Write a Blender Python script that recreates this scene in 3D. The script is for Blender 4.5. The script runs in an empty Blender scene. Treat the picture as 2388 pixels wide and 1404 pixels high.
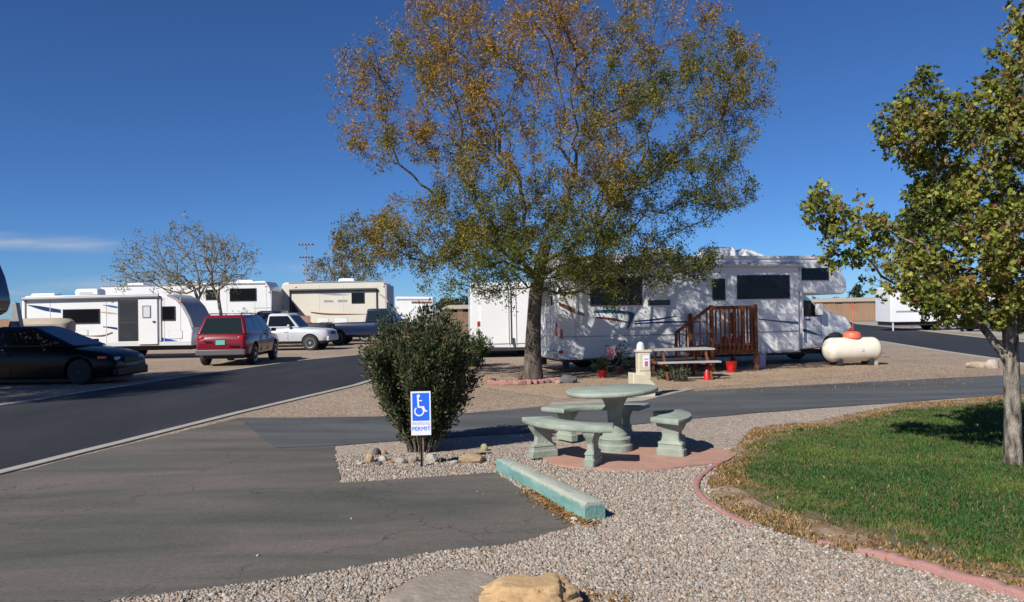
import bpy, math, random
import numpy as np
from mathutils import Vector, Matrix
random.seed(7); RNG=np.random.default_rng(11)
S=bpy.context.scene; COL=S.collection; R=math.radians
# ---------------------------------------------------------------- camera
F=1850.0; CX,CY=1194.0,702.0; EYE=1.7
pit=math.atan(25/F); rol=R(1.0)
fwd=Vector((0,math.cos(pit),math.sin(pit))); up0=Vector((0,-math.sin(pit),math.cos(pit))); rt0=Vector((1,0,0))
rt=rt0*math.cos(rol)-up0*math.sin(rol); up=up0*math.cos(rol)+rt0*math.sin(rol)
cd=bpy.data.cameras.new('camera'); cam=bpy.data.objects.new('camera',cd); COL.objects.link(cam); S.camera=cam
cd.sensor_width=36; cd.lens=36*F/2388; cd.clip_start=.05; cd.clip_end=4000
M3=Matrix((rt,up,-fwd)).transposed(); cam.matrix_world=Matrix.Translation((0,0,EYE))@M3.to_4x4()
# ---------------------------------------------------------------- world, sun, exposure
SUN_EL,SUN_AZ=R(38),R(219)          # azimuth clockwise from +Y (the view direction)
S.view_settings.view_transform='Standard'; S.view_settings.look='None'; S.view_settings.gamma=1; S.view_settings.exposure=0.4
W=bpy.data.worlds.new('World'); S.world=W; W.use_nodes=True
n=W.node_tree.nodes; l=W.node_tree.links; n.clear()
wo=n.new('ShaderNodeOutputWorld'); bg=n.new('ShaderNodeBackground'); sk=n.new('ShaderNodeTexSky')
sk.sky_type='NISHITA'; sk.sun_disc=False; sk.sun_elevation=SUN_EL; sk.sun_rotation=SUN_AZ
sk.altitude=2500; sk.air_density=1.0; sk.dust_density=0; sk.ozone_density=4
bg.inputs[1].default_value=.068
def wm(op,a,b=None,c=None):
    x=n.new('ShaderNodeMath'); x.operation=op
    for i,q in enumerate((a,b,c)):
        if q is None: continue
        if isinstance(q,(int,float)): x.inputs[i].default_value=q
        else: l.new(q,x.inputs[i])
    return x.outputs[0]
tc=n.new('ShaderNodeTexCoord'); sp=n.new('ShaderNodeSeparateXYZ'); l.new(tc.outputs['Generated'],sp.inputs[0])
yy=wm('MAXIMUM',sp.outputs[1],.05); u=wm('DIVIDE',sp.outputs[0],yy); w_=wm('DIVIDE',sp.outputs[2],yy)
cb=n.new('ShaderNodeCombineXYZ'); l.new(wm('MULTIPLY',u,3.0),cb.inputs[0]); l.new(wm('MULTIPLY',w_,26.0),cb.inputs[1])
nz=n.new('ShaderNodeTexNoise'); nz.inputs['Scale'].default_value=1.6; nz.inputs['Detail'].default_value=6; l.new(cb.outputs[0],nz.inputs[0])
def sstep(v,a,b):
    m=n.new('ShaderNodeMapRange'); m.interpolation_type='SMOOTHSTEP'; l.new(v,m.inputs[0]); m.inputs[1].default_value=a; m.inputs[2].default_value=b; return m.outputs[0]
cen=wm('ADD',.067,wm('MULTIPLY',u,-.052))                 # a long thin streak low in the left of the sky
d=wm('ABSOLUTE',wm('SUBTRACT',w_,wm('ADD',cen,wm('MULTIPLY',wm('SUBTRACT',nz.outputs[0],.5),.012))))
m1=wm('MULTIPLY',sstep(d,.015,.001),sstep(u,-.46,-.56)); m1=wm('MULTIPLY',m1,wm('MULTIPLY',sstep(nz.outputs[0],.28,.72),1.0))
m2=wm('MULTIPLY',sstep(wm('ABSOLUTE',wm('SUBTRACT',w_,.042)),.034,.0),sstep(nz.outputs[0],.5,.75)); m2=wm('MULTIPLY',m2,wm('MULTIPLY',sstep(u,.1,-.1),.55))
m=wm('MINIMUM',wm('MAXIMUM',m1,m2),.62)
gm=n.new('ShaderNodeGamma'); gm.inputs[1].default_value=1.0; l.new(sk.outputs[0],gm.inputs[0])
tn=n.new('ShaderNodeMix'); tn.data_type='RGBA'; tn.blend_type='MULTIPLY'; tn.inputs[0].default_value=1; l.new(gm.outputs[0],tn.inputs['A']); tn.inputs['B'].default_value=(.44,.70,1.03,1)   # clear dry desert air
mx=n.new('ShaderNodeMix'); mx.data_type='RGBA'; l.new(m,mx.inputs['Factor']); l.new(tn.outputs['Result'],mx.inputs['A']); mx.inputs['B'].default_value=(5.4,6.0,7.0,1)
l.new(mx.outputs['Result'],bg.inputs[0]); l.new(bg.outputs[0],wo.inputs[0])
sd=bpy.data.lights.new('sun','SUN'); sd.energy=4.8; sd.angle=R(.5); sd.color=(1,.95,.87)
so=bpy.data.objects.new('sun',sd); COL.objects.link(so)
sv=Vector((math.sin(SUN_AZ)*math.cos(SUN_EL),math.cos(SUN_AZ)*math.cos(SUN_EL),math.sin(SUN_EL)))
so.rotation_euler=(-sv).to_track_quat('-Z','Y').to_euler(); so.location=(-12,-10,18)
# ---------------------------------------------------------------- measuring helpers
def ray(px,py): return fwd+rt*((px-CX)/F)+up*((CY-py)/F)
def G(px,py,z=0.0):
    r=ray(px,py); t=(z-EYE)/r.z; return Vector((r.x*t,r.y*t,z))
def P(px,py,Y):
    r=ray(px,py); t=Y/r.y; return Vector((r.x*t,Y,EYE+r.z*t))
def PL(px,py,O,h):                      # local (x,z) on the upright plane through O along heading h
    r=ray(px,py); dx,dy=math.cos(h),math.sin(h); nx,ny=-dy,dx
    t=(O[0]*nx+O[1]*ny)/(r.x*nx+r.y*ny); X,Y=r.x*t,r.y*t
    return ((X-O[0])*dx+(Y-O[1])*dy, EYE+r.z*t)
# ---------------------------------------------------------------- materials
def mat(name,col,rough=.6,col2=None,scale=4,var=.5,bump=0,bscale=None,metal=0,coat=0,attr=False,transl=0,spec=.5,stops=None,stretch=None,detail=5):
    m=bpy.data.materials.new(name); m.use_nodes=True; t=m.node_tree; N=t.nodes; L=t.links; b=N['Principled BSDF']
    b.inputs['Roughness'].default_value=rough; b.inputs['Metallic'].default_value=metal; b.inputs['Coat Weight'].default_value=coat; b.inputs['Specular IOR Level'].default_value=spec
    b.inputs['Base Color'].default_value=(*col,1)
    tc=N.new('ShaderNodeTexCoord'); vec=tc.outputs['Object']
    if stretch:
        mp=N.new('ShaderNodeMapping'); mp.inputs['Scale'].default_value=stretch; L.new(vec,mp.inputs[0]); vec=mp.outputs[0]
    src=None
    if attr:
        a=N.new('ShaderNodeAttribute'); a.attribute_name='Col'; src=a.outputs['Color']; L.new(src,b.inputs['Base Color'])
    elif col2:
        z=N.new('ShaderNodeTexNoise'); z.inputs['Scale'].default_value=scale; z.inputs['Detail'].default_value=detail; L.new(vec,z.inputs[0])
        r=N.new('ShaderNodeValToRGB'); r.color_ramp.elements[0].position=.5-var/2; r.color_ramp.elements[1].position=.5+var/2
        r.color_ramp.elements[0].color=(*col,1); r.color_ramp.elements[1].color=(*col2,1); L.new(z.outputs[0],r.inputs[0]); src=r.outputs[0]; L.new(src,b.inputs['Base Color'])
    if bump:
        z2=N.new('ShaderNodeTexNoise'); z2.inputs['Scale'].default_value=bscale or scale*4; z2.inputs['Detail'].default_value=6; L.new(vec,z2.inputs[0])
        bp=N.new('ShaderNodeBump'); bp.inputs['Strength'].default_value=bump; bp.inputs['Distance'].default_value=.02; L.new(z2.outputs[0],bp.inputs['Height']); L.new(bp.outputs[0],b.inputs['Normal'])
    if transl:
        tr=N.new('ShaderNodeBsdfTranslucent'); ms=N.new('ShaderNodeMixShader'); ms.inputs[0].default_value=transl
        if src: L.new(src,tr.inputs[0])
        else: tr.inputs[0].default_value=(*col,1)
        L.new(b.outputs[0],ms.inputs[1]); L.new(tr.outputs[0],ms.inputs[2]); L.new(ms.outputs[0],N['Material Output'].inputs[0])
    return m
def ground_mat(name,pal,cell=38,big=((.9,)*3,(1.1,)*3),bigscale=.35,rough=.95,bump=.6,blend=1.0):
    """pebbles: random colour per voronoi cell from the palette, large soft variation, relief"""
    m=bpy.data.materials.new(name); m.use_nodes=True; t=m.node_tree; N=t.nodes; L=t.links; b=N['Principled BSDF']; b.inputs['Roughness'].default_value=rough; b.inputs['Specular IOR Level'].default_value=.2
    tc=N.new('ShaderNodeTexCoord'); v=N.new('ShaderNodeTexVoronoi'); v.inputs['Scale'].default_value=cell; L.new(tc.outputs['Object'],v.inputs[0])
    sp=N.new('ShaderNodeSeparateColor'); L.new(v.outputs['Color'],sp.inputs[0])
    r=N.new('ShaderNodeValToRGB'); r.color_ramp.interpolation='CONSTANT'; e=r.color_ramp.elements
    while len(e)<len(pal): e.new(.5)
    for i,c in enumerate(pal): e[i].position=i/len(pal); e[i].color=(*c,1)
    L.new(sp.outputs[0],r.inputs[0])
    z=N.new('ShaderNodeTexNoise'); z.inputs['Scale'].default_value=bigscale; z.inputs['Detail'].default_value=8; z.inputs['Roughness'].default_value=.65; L.new(tc.outputs['Object'],z.inputs[0])
    r2=N.new('ShaderNodeValToRGB'); r2.color_ramp.elements[0].position=.35; r2.color_ramp.elements[1].position=.65
    r2.color_ramp.elements[0].color=(*big[0],1); r2.color_ramp.elements[1].color=(*big[1],1); L.new(z.outputs[0],r2.inputs[0])
    mx=N.new('ShaderNodeMix'); mx.data_type='RGBA'; mx.blend_type='MULTIPLY'; mx.inputs[0].default_value=1; L.new(r.outputs[0],mx.inputs['A']); L.new(r2.outputs[0],mx.inputs['B']); L.new(mx.outputs['Result'],b.inputs['Base Color'])
    bp=N.new('ShaderNodeBump'); bp.inputs['Strength'].default_value=bump; bp.inputs['Distance'].default_value=.012; bp.invert=True; L.new(v.outputs['Distance'],bp.inputs['Height']); L.new(bp.outputs[0],b.inputs['Normal'])
    return m
def asphalt_mat(name,c1,c2,c3,spot=.5,stretch=(1,1,1)):
    m=bpy.data.materials.new(name); m.use_nodes=True; t=m.node_tree; N=t.nodes; L=t.links; b=N['Principled BSDF']; b.inputs['Roughness'].default_value=.88; b.inputs['Specular IOR Level'].default_value=.3
    tc=N.new('ShaderNodeTexCoord'); mp=N.new('ShaderNodeMapping'); mp.inputs['Scale'].default_value=stretch; L.new(tc.outputs['Object'],mp.inputs[0])
    z=N.new('ShaderNodeTexNoise'); z.inputs['Scale'].default_value=.9; z.inputs['Detail'].default_value=9; z.inputs['Roughness'].default_value=.62; z.inputs['Distortion'].default_value=.6; L.new(mp.outputs[0],z.inputs[0])
    r=N.new('ShaderNodeValToRGB'); e=r.color_ramp.elements; e[0].position=.36; e[0].color=(*c1,1); e[1].position=.66; e[1].color=(*c3,1); q=e.new(.5); q.color=(*c2,1); L.new(z.outputs[0],r.inputs[0])
    f=N.new('ShaderNodeTexNoise'); f.inputs['Scale'].default_value=38; f.inputs['Detail'].default_value=9; f.inputs['Roughness'].default_value=.8; L.new(tc.outputs['Object'],f.inputs[0])
    fr=N.new('ShaderNodeValToRGB'); fr.color_ramp.elements[0].position=.3; fr.color_ramp.elements[0].color=(1-spot,)*3+(1,); fr.color_ramp.elements[1].position=.7; fr.color_ramp.elements[1].color=(1+spot,)*3+(1,); L.new(f.outputs[0],fr.inputs[0])
    mx=N.new('ShaderNodeMix'); mx.data_type='RGBA'; mx.blend_type='MULTIPLY'; mx.inputs[0].default_value=1; L.new(r.outputs[0],mx.inputs['A']); L.new(fr.outputs[0],mx.inputs['B'])
    # hairline cracks
    v=N.new('ShaderNodeTexVoronoi'); v.feature='DISTANCE_TO_EDGE'; v.inputs['Scale'].default_value=.45; wv=N.new('ShaderNodeVectorMath'); wv.operation='ADD'; zz=N.new('ShaderNodeTexNoise'); zz.inputs['Scale'].default_value=2.5; zz.inputs['Detail'].default_value=6; L.new(tc.outputs['Object'],zz.inputs[0])
    L.new(tc.outputs['Object'],wv.inputs[0]); L.new(zz.outputs['Color'],wv.inputs[1]); L.new(wv.outputs[0],v.inputs[0])
    cr=N.new('ShaderNodeMapRange'); cr.inputs[1].default_value=.0; cr.inputs[2].default_value=.006; cr.inputs[3].default_value=.6; cr.inputs[4].default_value=0; L.new(v.outputs['Distance'],cr.inputs[0])
    m2=N.new('ShaderNodeMix'); m2.data_type='RGBA'; L.new(cr.outputs[0],m2.inputs['Factor']); L.new(mx.outputs['Result'],m2.inputs['A']); m2.inputs['B'].default_value=(.02,.02,.02,1); L.new(m2.outputs['Result'],b.inputs['Base Color'])
    bp=N.new('ShaderNodeBump'); bp.inputs['Strength'].default_value=.35; bp.inputs['Distance'].default_value=.006; L.new(f.outputs[0],bp.inputs['Height']); L.new(bp.outputs[0],b.inputs['Normal'])
    return m
def glass(name,c=(.007,.008,.01),rough=.12): return mat(name,c,rough,spec=.35)
MT={}
MT['white']=mat('white_gelcoat',(.74,.75,.76),.32,(.66,.67,.67),.8,.5,bump=.05,bscale=2,coat=.3)
MT['cream']=mat('cream_gelcoat',(.66,.62,.53),.35,(.6,.56,.47),.8,.5,coat=.2)
MT['grey']=mat('grey_trim',(.3,.31,.33),.5,(.24,.25,.27),3)
MT['lgrey']=mat('light_trim',(.55,.56,.57),.45)
MT['dark']=mat('black_trim',(.018,.018,.02),.6,(.03,.03,.032),6)
MT['tyre']=mat('tyre_rubber',(.02,.02,.021),.85,(.035,.034,.032),8,bump=.2)
MT['rim']=mat('alloy',(.55,.55,.56),.3,metal=.8)
MT['glass']=glass('tinted_glass'); MT['glassb']=mat('blue_tinted_glass',(.006,.008,.014),.15,spec=.3); MT['glassc']=mat('car_glass',(.012,.02,.02),.08,spec=.5)
MT['blackpaint']=mat('black_car_paint',(.003,.003,.004),.3,coat=.08,spec=.2)
MT['redpaint']=mat('red_car_paint',(.17,.004,.012),.32,coat=.6)
MT['whitepaint']=mat('white_car_paint',(.5,.52,.56),.35,(.42,.44,.48),2,coat=.3)
MT['navypaint']=mat('navy_car_paint',(.008,.016,.05),.25,coat=.6)
MT['greypaint']=mat('dark_grey_paint',(.03,.034,.042),.3,coat=.5)
MT['silverclad']=mat('grey_cladding',(.09,.09,.1),.5)
MT['chrome']=mat('chrome',(.6,.6,.6),.15,metal=1)
MT['redlens']=mat('red_lens',(.35,.01,.01),.2,coat=.5); MT['clearlens']=mat('clear_lens',(.55,.56,.58),.12,coat=.6); MT['amber']=mat('amber_lens',(.6,.1,.02),.2,coat=.5)
MT['plate']=mat('turquoise_plate',(.1,.36,.34),.5,(.16,.45,.42),30)
MT['navy']=mat('navy_graphic',(.01,.03,.12),.35); MT['blue']=mat('blue_graphic',(.01,.06,.32),.35); MT['teal']=mat('teal_graphic',(.02,.09,.14),.4); MT['brown']=mat('brown_graphic',(.14,.06,.035),.45); MT['tan']=mat('tan_graphic',(.42,.33,.24),.45)
MT['bark']=mat('ash_bark',(.03,.024,.02),.95,(.15,.12,.095),9,.4,bump=1,bscale=22,stretch=(1,1,.3))
MT['bark2']=mat('pale_bark',(.05,.04,.032),.95,(.31,.27,.225),16,.22,bump=1,bscale=90,stretch=(1,1,.3),detail=9)
MT['barkfar']=mat('grey_bark',(.13,.11,.085),.95,(.24,.2,.16),7,.5)
MT['leaf']=mat('leaf',(.1,.12,.03),.6,attr=True,transl=.32,spec=.25)
MT['stone']=mat('attr_stone',(.3,.3,.3),.9,attr=True,bump=.3,bscale=40,spec=.2)
MT['conc']=mat('pale_concrete',(.36,.33,.28),.9,(.27,.25,.22),3,.5,bump=.3,bscale=60)
MT['green']=mat('sage_green_painted_concrete',(.19,.23,.185),.88,(.33,.37,.31),5,.5,bump=.5,bscale=50,detail=12)
MT['pad']=mat('pink_painted_concrete',(.46,.24,.18),.9,(.32,.2,.155),6,.45,bump=.3,bscale=60)
MT['pink']=mat('pink_painted_edging',(.42,.17,.155),.9,(.3,.2,.17),8,.5,bump=.5,bscale=40)
MT['wood']=mat('red_stained_wood',(.09,.026,.012),.75,(.26,.085,.03),6,.5,bump=.3,bscale=30,stretch=(1,1,.2))
MT['grwood']=mat('weathered_wood',(.3,.28,.26),.85,(.42,.4,.37),8,.5,bump=.3,bscale=30,stretch=(.2,1,1))
MT['red']=mat('red_plastic',(.5,.01,.012),.4); MT['signblue']=mat('sign_blue',(.015,.13,.72),.45); MT['signwhite']=mat('sign_white',(.72,.74,.82),.45); MT['rust']=mat('rusty_steel',(.06,.03,.024),.8,(.1,.045,.03),30,.5)
MT['metalbox']=mat('cream_painted_metal',(.62,.56,.42),.55,(.52,.46,.33),6,.5,bump=.1)
MT['tank']=mat('cream_tank_paint',(.78,.73,.62),.45,(.62,.56,.45),3.2,.6,bump=.08)
MT['orange']=mat('faded_orange_dome',(.75,.16,.08),.5,(.65,.12,.06),6,.5)
MT['clay']=mat('brown_clay',(.2,.09,.05),.8); MT['violet']=mat('pale_violet_plastic',(.26,.27,.42),.5); MT['pinkpl']=mat('pink_plastic',(.6,.2,.25),.5); MT['yellow']=mat('yellow_plastic',(.6,.5,.08),.5)
MT['fence']=mat('cedar_fence',(.22,.13,.08),.9,(.3,.19,.12),2,.5,stretch=(6,6,.4)); MT['stucco']=mat('tan_stucco',(.42,.36,.28),.9,(.36,.3,.24),1.5); MT['beige']=mat('beige_canvas',(.42,.36,.28),.8,(.36,.3,.23),5)
# ---------------------------------------------------------------- mesh builder
class MB:
    def __init__(s): s.v=[]; s.f=[]; s.m=[]
    def add(s,vs,fs,mi=0,M=None):
        o=len(s.v)
        for p in vs:
            p=Vector(p)
            if M is not None: p=M@p
            s.v.append(tuple(p))
        for f in fs: s.f.append([i+o for i in f]); s.m.append(mi)
        return s
    def box(s,x0,x1,y0,y1,z0,z1,mi=0,M=None):
        return s.add([(x0,y0,z0),(x1,y0,z0),(x1,y1,z0),(x0,y1,z0),(x0,y0,z1),(x1,y0,z1),(x1,y1,z1),(x0,y1,z1)],[(0,3,2,1),(4,5,6,7),(0,1,5,4),(1,2,6,5),(2,3,7,6),(3,0,4,7)],mi,M)
    def prism(s,pts,a,b,mi=0,M=None,ax='y'):
        k=len(pts)
        area=sum(pts[i][0]*pts[(i+1)%k][1]-pts[(i+1)%k][0]*pts[i][1] for i in range(k))
        if area<0: pts=pts[::-1]
        if ax=='y': vs=[(x,a,z) for x,z in pts]+[(x,b,z) for x,z in pts]
        else: vs=[(x,y,a) for x,y in pts]+[(x,y,b) for x,y in pts]
        fs=[tuple(range(k)),tuple(range(2*k-1,k-1,-1))]+[(i,i+k,(i+1)%k+k,(i+1)%k) for i in range(k)]
        if ax!='y': fs=[f[::-1] for f in fs]
        return s.add(vs,fs,mi,M)
    def rings(s,rs,mi=0,cap=True,closed=True,M=None):
        k=len(rs[0]); vs=[p for r in rs for p in r]; fs=[]
        for j in range(len(rs)-1):
            for i in range(k if closed else k-1):
                i2=(i+1)%k; fs.append((j*k+i,j*k+i2,(j+1)*k+i2,(j+1)*k+i))
        if cap: fs.append(tuple(range(k))[::-1]); fs.append(tuple(range((len(rs)-1)*k,len(rs)*k)))
        return s.add(vs,fs,mi,M)
    def tube(s,pts,rad,n=8,mi=0,M=None):
        pts=[Vector(p) for p in pts]; rs=[]; 
        if not isinstance(rad,(list,tuple)): rad=[rad]*len(pts)
        ref=None
        for i,p in enumerate(pts):
            d=(pts[min(i+1,len(pts)-1)]-pts[max(i-1,0)])
            d=d.normalized() if d.length>1e-9 else Vector((0,0,1))
            if ref is None: ref=Vector((1,0,0)) if abs(d.x)<.9 else Vector((0,1,0))
            a=(ref-d*ref.dot(d)).normalized(); ref=a; b=d.cross(a)
            rs.append([tuple(p+(a*math.cos(t)+b*math.sin(t))*rad[i]) for t in [2*math.pi*k/n for k in range(n)]])
        return s.rings(rs,mi,M=M)
    def lathe(s,prof,n=24,mi=0,M=None):          # prof: (r,z)
        return s.rings([[(r*math.cos(2*math.pi*k/n),r*math.sin(2*math.pi*k/n),z) for k in range(n)] for r,z in prof],mi,M=M)
    def build(s,name,mats,par=None,bevel=0,smooth=35,loc=None,seg=2):
        me=bpy.data.meshes.new(name); me.from_pydata(s.v,[],s.f); me.update()
        if not isinstance(mats,(list,tuple)): mats=[mats]
        for m in mats: me.materials.append(MT[m] if isinstance(m,str) else m)
        me.polygons.foreach_set('material_index',s.m)
        if smooth: me.shade_smooth(); me.set_sharp_from_angle(angle=R(smooth))
        o=bpy.data.objects.new(name,me); COL.objects.link(o)
        if par: o.parent=par
        if loc is not None: o.location=loc
        if bevel:
            b=o.modifiers.new('b','BEVEL'); b.width=bevel; b.segments=seg; b.limit_method='ANGLE'; b.angle_limit=R(30); b.harden_normals=False
        return o
def tag(o,label=None,cat=None,group=None,kind=None):
    if label: o['label']=label
    if cat: o['category']=cat
    if group: o['group']=group
    if kind: o['kind']=kind
    return o
def thing(name,label,cat,loc,rz=0,group=None):
    o=bpy.data.objects.new(name,None); o.empty_display_size=.2; COL.objects.link(o); o.location=loc; o.rotation_euler=(0,0,rz); return tag(o,label,cat,group)
def npmesh(name,V,Fc,mats,par=None,cols=None,smooth=False):
    V=np.asarray(V,dtype=np.float32).reshape(-1,3); Fc=np.asarray(Fc,dtype=np.int32); k=Fc.shape[1]
    me=bpy.data.meshes.new(name); me.vertices.add(len(V)); me.vertices.foreach_set('co',V.ravel())
    me.loops.add(Fc.size); me.loops.foreach_set('vertex_index',Fc.ravel())
    me.polygons.add(len(Fc)); me.polygons.foreach_set('loop_start',np.arange(0,Fc.size,k,dtype=np.int32)); me.polygons.foreach_set('loop_total',np.full(len(Fc),k,dtype=np.int32))
    if smooth: me.polygons.foreach_set('use_smooth',np.ones(len(Fc),dtype=bool))
    if cols is not None:
        a=me.color_attributes.new('Col','FLOAT_COLOR','POINT'); c=np.ones((len(V),4),dtype=np.float32); c[:,:3]=cols; a.data.foreach_set('color',c.ravel())
    me.update(calc_edges=True); me.validate()
    for m in (mats if isinstance(mats,list) else [mats]): me.materials.append(MT[m] if isinstance(m,str) else m)
    o=bpy.data.objects.new(name,me); COL.objects.link(o)
    if par: o.parent=par
    return o
def randrot(N):
    q=RNG.normal(size=(N,4)); q/=np.linalg.norm(q,axis=1)[:,None]; w,x,y,z=q.T
    return np.stack([1-2*(y*y+z*z),2*(x*y-z*w),2*(x*z+y*w),2*(x*y+z*w),1-2*(x*x+z*z),2*(y*z-x*w),2*(x*z-y*w),2*(y*z+x*w),1-2*(x*x+y*y)],1).reshape(N,3,3)
def scatter(name,pos,shape,faces,size,cols,m,par=None,rot=None,squash=None,colvar=.0):
    N=len(pos); sh=np.asarray(shape,float); K=len(sh)
    Rm=randrot(N) if rot is None else rot
    V=np.einsum('nij,kj->nki',Rm,sh)*np.asarray(size).reshape(N,1,-1)
    if squash is not None: V=V*np.asarray(squash).reshape(1,1,3)
    V=V+np.asarray(pos)[:,None,:]
    Fa=(np.asarray(faces)[None]+(np.arange(N)*K)[:,None,None]).reshape(-1,len(faces[0]))
    c=np.repeat(np.asarray(cols),K,axis=0)
    if colvar: c=c*(1+RNG.uniform(-colvar,colvar,(N*K,1)))
    return npmesh(name,V.reshape(-1,3),Fa,m,par,c)
ICO_V=[];g_=(1+5**.5)/2
for a_,b_ in ((1,g_),(-1,g_),(1,-g_),(-1,-g_)): ICO_V+=[(a_,b_,0),(0,a_,b_),(b_,0,a_)]
ICO_V=np.array(ICO_V)/math.hypot(1,g_)
ICO_F=[]
for i in range(12):
    for j in range(i+1,12):
        for k in range(j+1,12):
            if all(abs(np.linalg.norm(ICO_V[a]-ICO_V[b])-1.0515)<.02 for a,b in ((i,j),(j,k),(i,k))):
                nrm=np.cross(ICO_V[j]-ICO_V[i],ICO_V[k]-ICO_V[i]); ICO_F.append((i,j,k) if nrm@ICO_V[i]>0 else (i,k,j))
def inpoly(pts,poly):
    x,y=pts[:,0],pts[:,1]; r=np.zeros(len(pts),bool); k=len(poly)
    for i in range(k):
        x1,y1=poly[i][:2]; x2,y2=poly[(i+1)%k][:2]
        c=((y1>y)!=(y2>y)); r^=c&(x<(x2-x1)*(y-y1)/((y2-y1) if y2!=y1 else 1e-9)+x1)
    return r
def edgedist(pts,poly):
    d=np.full(len(pts),1e9); k=len(poly)
    for i in range(k):
        a=np.array(poly[i][:2],float); b=np.array(poly[(i+1)%k][:2],float); ab=b-a
        t=np.clip(((pts-a)@ab)/max(ab@ab,1e-9),0,1); d=np.minimum(d,np.linalg.norm(pts-(a+t[:,None]*ab),axis=1))
    return d
def smoothpoly(pts,step=.25,jit=0.0,seed=1,closed=True):
    rr=random.Random(seed); out=[]; k=len(pts)
    for i in range(k if closed else k-1):
        a=Vector(pts[i][:2]); b=Vector(pts[(i+1)%k][:2]); nn=max(1,int((b-a).length/step)); nn=min(nn,200)
        for j in range(nn):
            p=a.lerp(b,j/nn); out.append((p.x+rr.uniform(-jit,jit),p.y+rr.uniform(-jit,jit)))
    if not closed: out.append(tuple(pts[-1][:2]))
    return out
def GP(l): return [G(*p)[:2] for p in l]
import bmesh
def sheet(name,poly,z,m,kind='structure',z0=None):
    bm=bmesh.new(); vs=[bm.verts.new((x,y,z)) for x,y in poly]; f=bm.faces.new(vs); bm.normal_update()
    if f.normal.z<0: f.normal_flip()
    if z0 is not None:
        r=bmesh.ops.extrude_face_region(bm,geom=[f]); 
        for q in r['geom']:
            if isinstance(q,bmesh.types.BMVert): q.co.z=z0
        bmesh.ops.recalc_face_normals(bm,faces=bm.faces)
    bmesh.ops.triangulate(bm,faces=bm.faces[:])
    me=bpy.data.meshes.new(name); bm.to_mesh(me); bm.free(); me.materials.append(MT[m] if isinstance(m,str) else m)
    o=bpy.data.objects.new(name,me); COL.objects.link(o); 
    if kind: o['kind']=kind
    return o
def ribbon(pts,w):
    L_=[];R_=[]
    for i,p in enumerate(pts):
        p=Vector(p[:2]); a=Vector(pts[max(i-1,0)][:2]); b=Vector(pts[min(i+1,len(pts)-1)][:2]); d=(b-a).normalized(); nn=Vector((-d.y,d.x))
        L_.append(tuple(p+nn*w/2)); R_.append(tuple(p-nn*w/2))
    return L_+R_[::-1]
# ================================================================ SETTING
PAL_TAN=[(.29,.225,.165),(.25,.195,.145),(.34,.27,.21),(.2,.15,.11),(.31,.22,.16),(.27,.235,.2),(.38,.32,.26)]
PAL_GREY=[(.33,.28,.23),(.27,.235,.2),(.38,.34,.29),(.2,.17,.14),(.36,.275,.215),(.29,.265,.245),(.44,.4,.35),(.32,.235,.18)]
MT['gravel_tan']=ground_mat('tan_gravel',PAL_TAN,26,((.88,.85,.82),(1.1,1.08,1.05)))
MT['gravel_grey']=ground_mat('grey_gravel',PAL_GREY,40,((.92,.9,.88),(1.08,1.07,1.06)),.6)
MT['dirt']=mat('dirt',(.27,.19,.125),.95,(.36,.27,.19),.9,.4,bump=.5,bscale=30,detail=9)
MT['fringe']=mat('dry_soil',(.15,.09,.045),.95,(.36,.26,.17),4,.35,bump=.6,bscale=45,detail=9)
MT['lawnsoil']=mat('lawn_soil',(.06,.075,.028),.95,(.17,.13,.07),3,.4,bump=.5,bscale=40)
MT['asph']=asphalt_mat('worn_asphalt',(.072,.074,.062),(.1,.095,.082),(.142,.118,.104),.34,(.35,1.3,1))
MT['asphdrive']=asphalt_mat('grey_asphalt',(.058,.062,.066),(.08,.085,.089),(.105,.11,.112),.25,(.3,1.5,1))
MT['asphdark']=asphalt_mat('dark_asphalt',(.018,.02,.025),(.023,.025,.031),(.03,.033,.038),.2,(1,.3,1))
g=sheet('ground',[(-700,-60),(700,-60),(700,1500),(-700,1500)],0,'gravel_tan')
# near gravel bed, grey and coarser
near=GP([(-300,1404+300),(800,1100+20),(770,1025),(1200,985),(1550,965),(1800,945),(2500,900)])+[(14,9),(14,-2),(-6,-2)]
sheet('gravel_bed',smoothpoly([tuple(p) for p in near],.4,.02,3),.004,'gravel_grey')
# dirt under the motorhome and tree
sheet('dirt',smoothpoly(GP([(1120,905),(1300,930),(1600,907),(1900,885),(2040,868),(2060,850),(1990,840),(2000,800),(1700,815),(1300,820),(1240,850),(1130,880)]),.5,.12,5),.004,'dirt')
grp=GP([(2010,838),(2210,838),(2360,846),(2388,853),(2600,880),(2388,850),(2170,815),(2055,797),(2000,795)])
# main road on the left, running away from the camera
rl=[G(0,1104),G(560,963),G(830,899)]; dirr=(rl[2]-rl[0]).normalized()
rr_=[G(395,884),G(700,841),G(830,829)]
A0=rl[0]-dirr*12; A1=rl[2]; A2=Vector((-1.9,36)); A3=Vector((.5,60)); A4=Vector((2,90))
right_edge=[A0[:2],rl[0][:2],rl[1][:2],A1[:2],A2[:2],A3[:2],A4[:2]]
left_edge=[tuple(Vector(p[:2])+Vector((-6.0 if i<3 else -4.9,0))) for i,p in enumerate(right_edge)]
le=[(rr_[0].x-3.1,rr_[0].y-24),(rr_[0].x-.45*1.6,rr_[0].y-6),rr_[0][:2],rr_[1][:2],rr_[2][:2],(-4.6,45),(-2.4,62),(-.5,90)]
sheet('road',[tuple(p) for p in right_edge]+[tuple(p) for p in le[::-1]],.012,'asphdark')
MT['kerbm']=mat('kerb_concrete',(.36,.34,.3),.9,(.29,.27,.235),3,.5,bump=.3,bscale=50)
k1=ribbon(smoothpoly([tuple(p) for p in right_edge],.6,.008,2,False),.17); sheet('kerb',k1,.022,'kerbm',z0=-.05)
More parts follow.
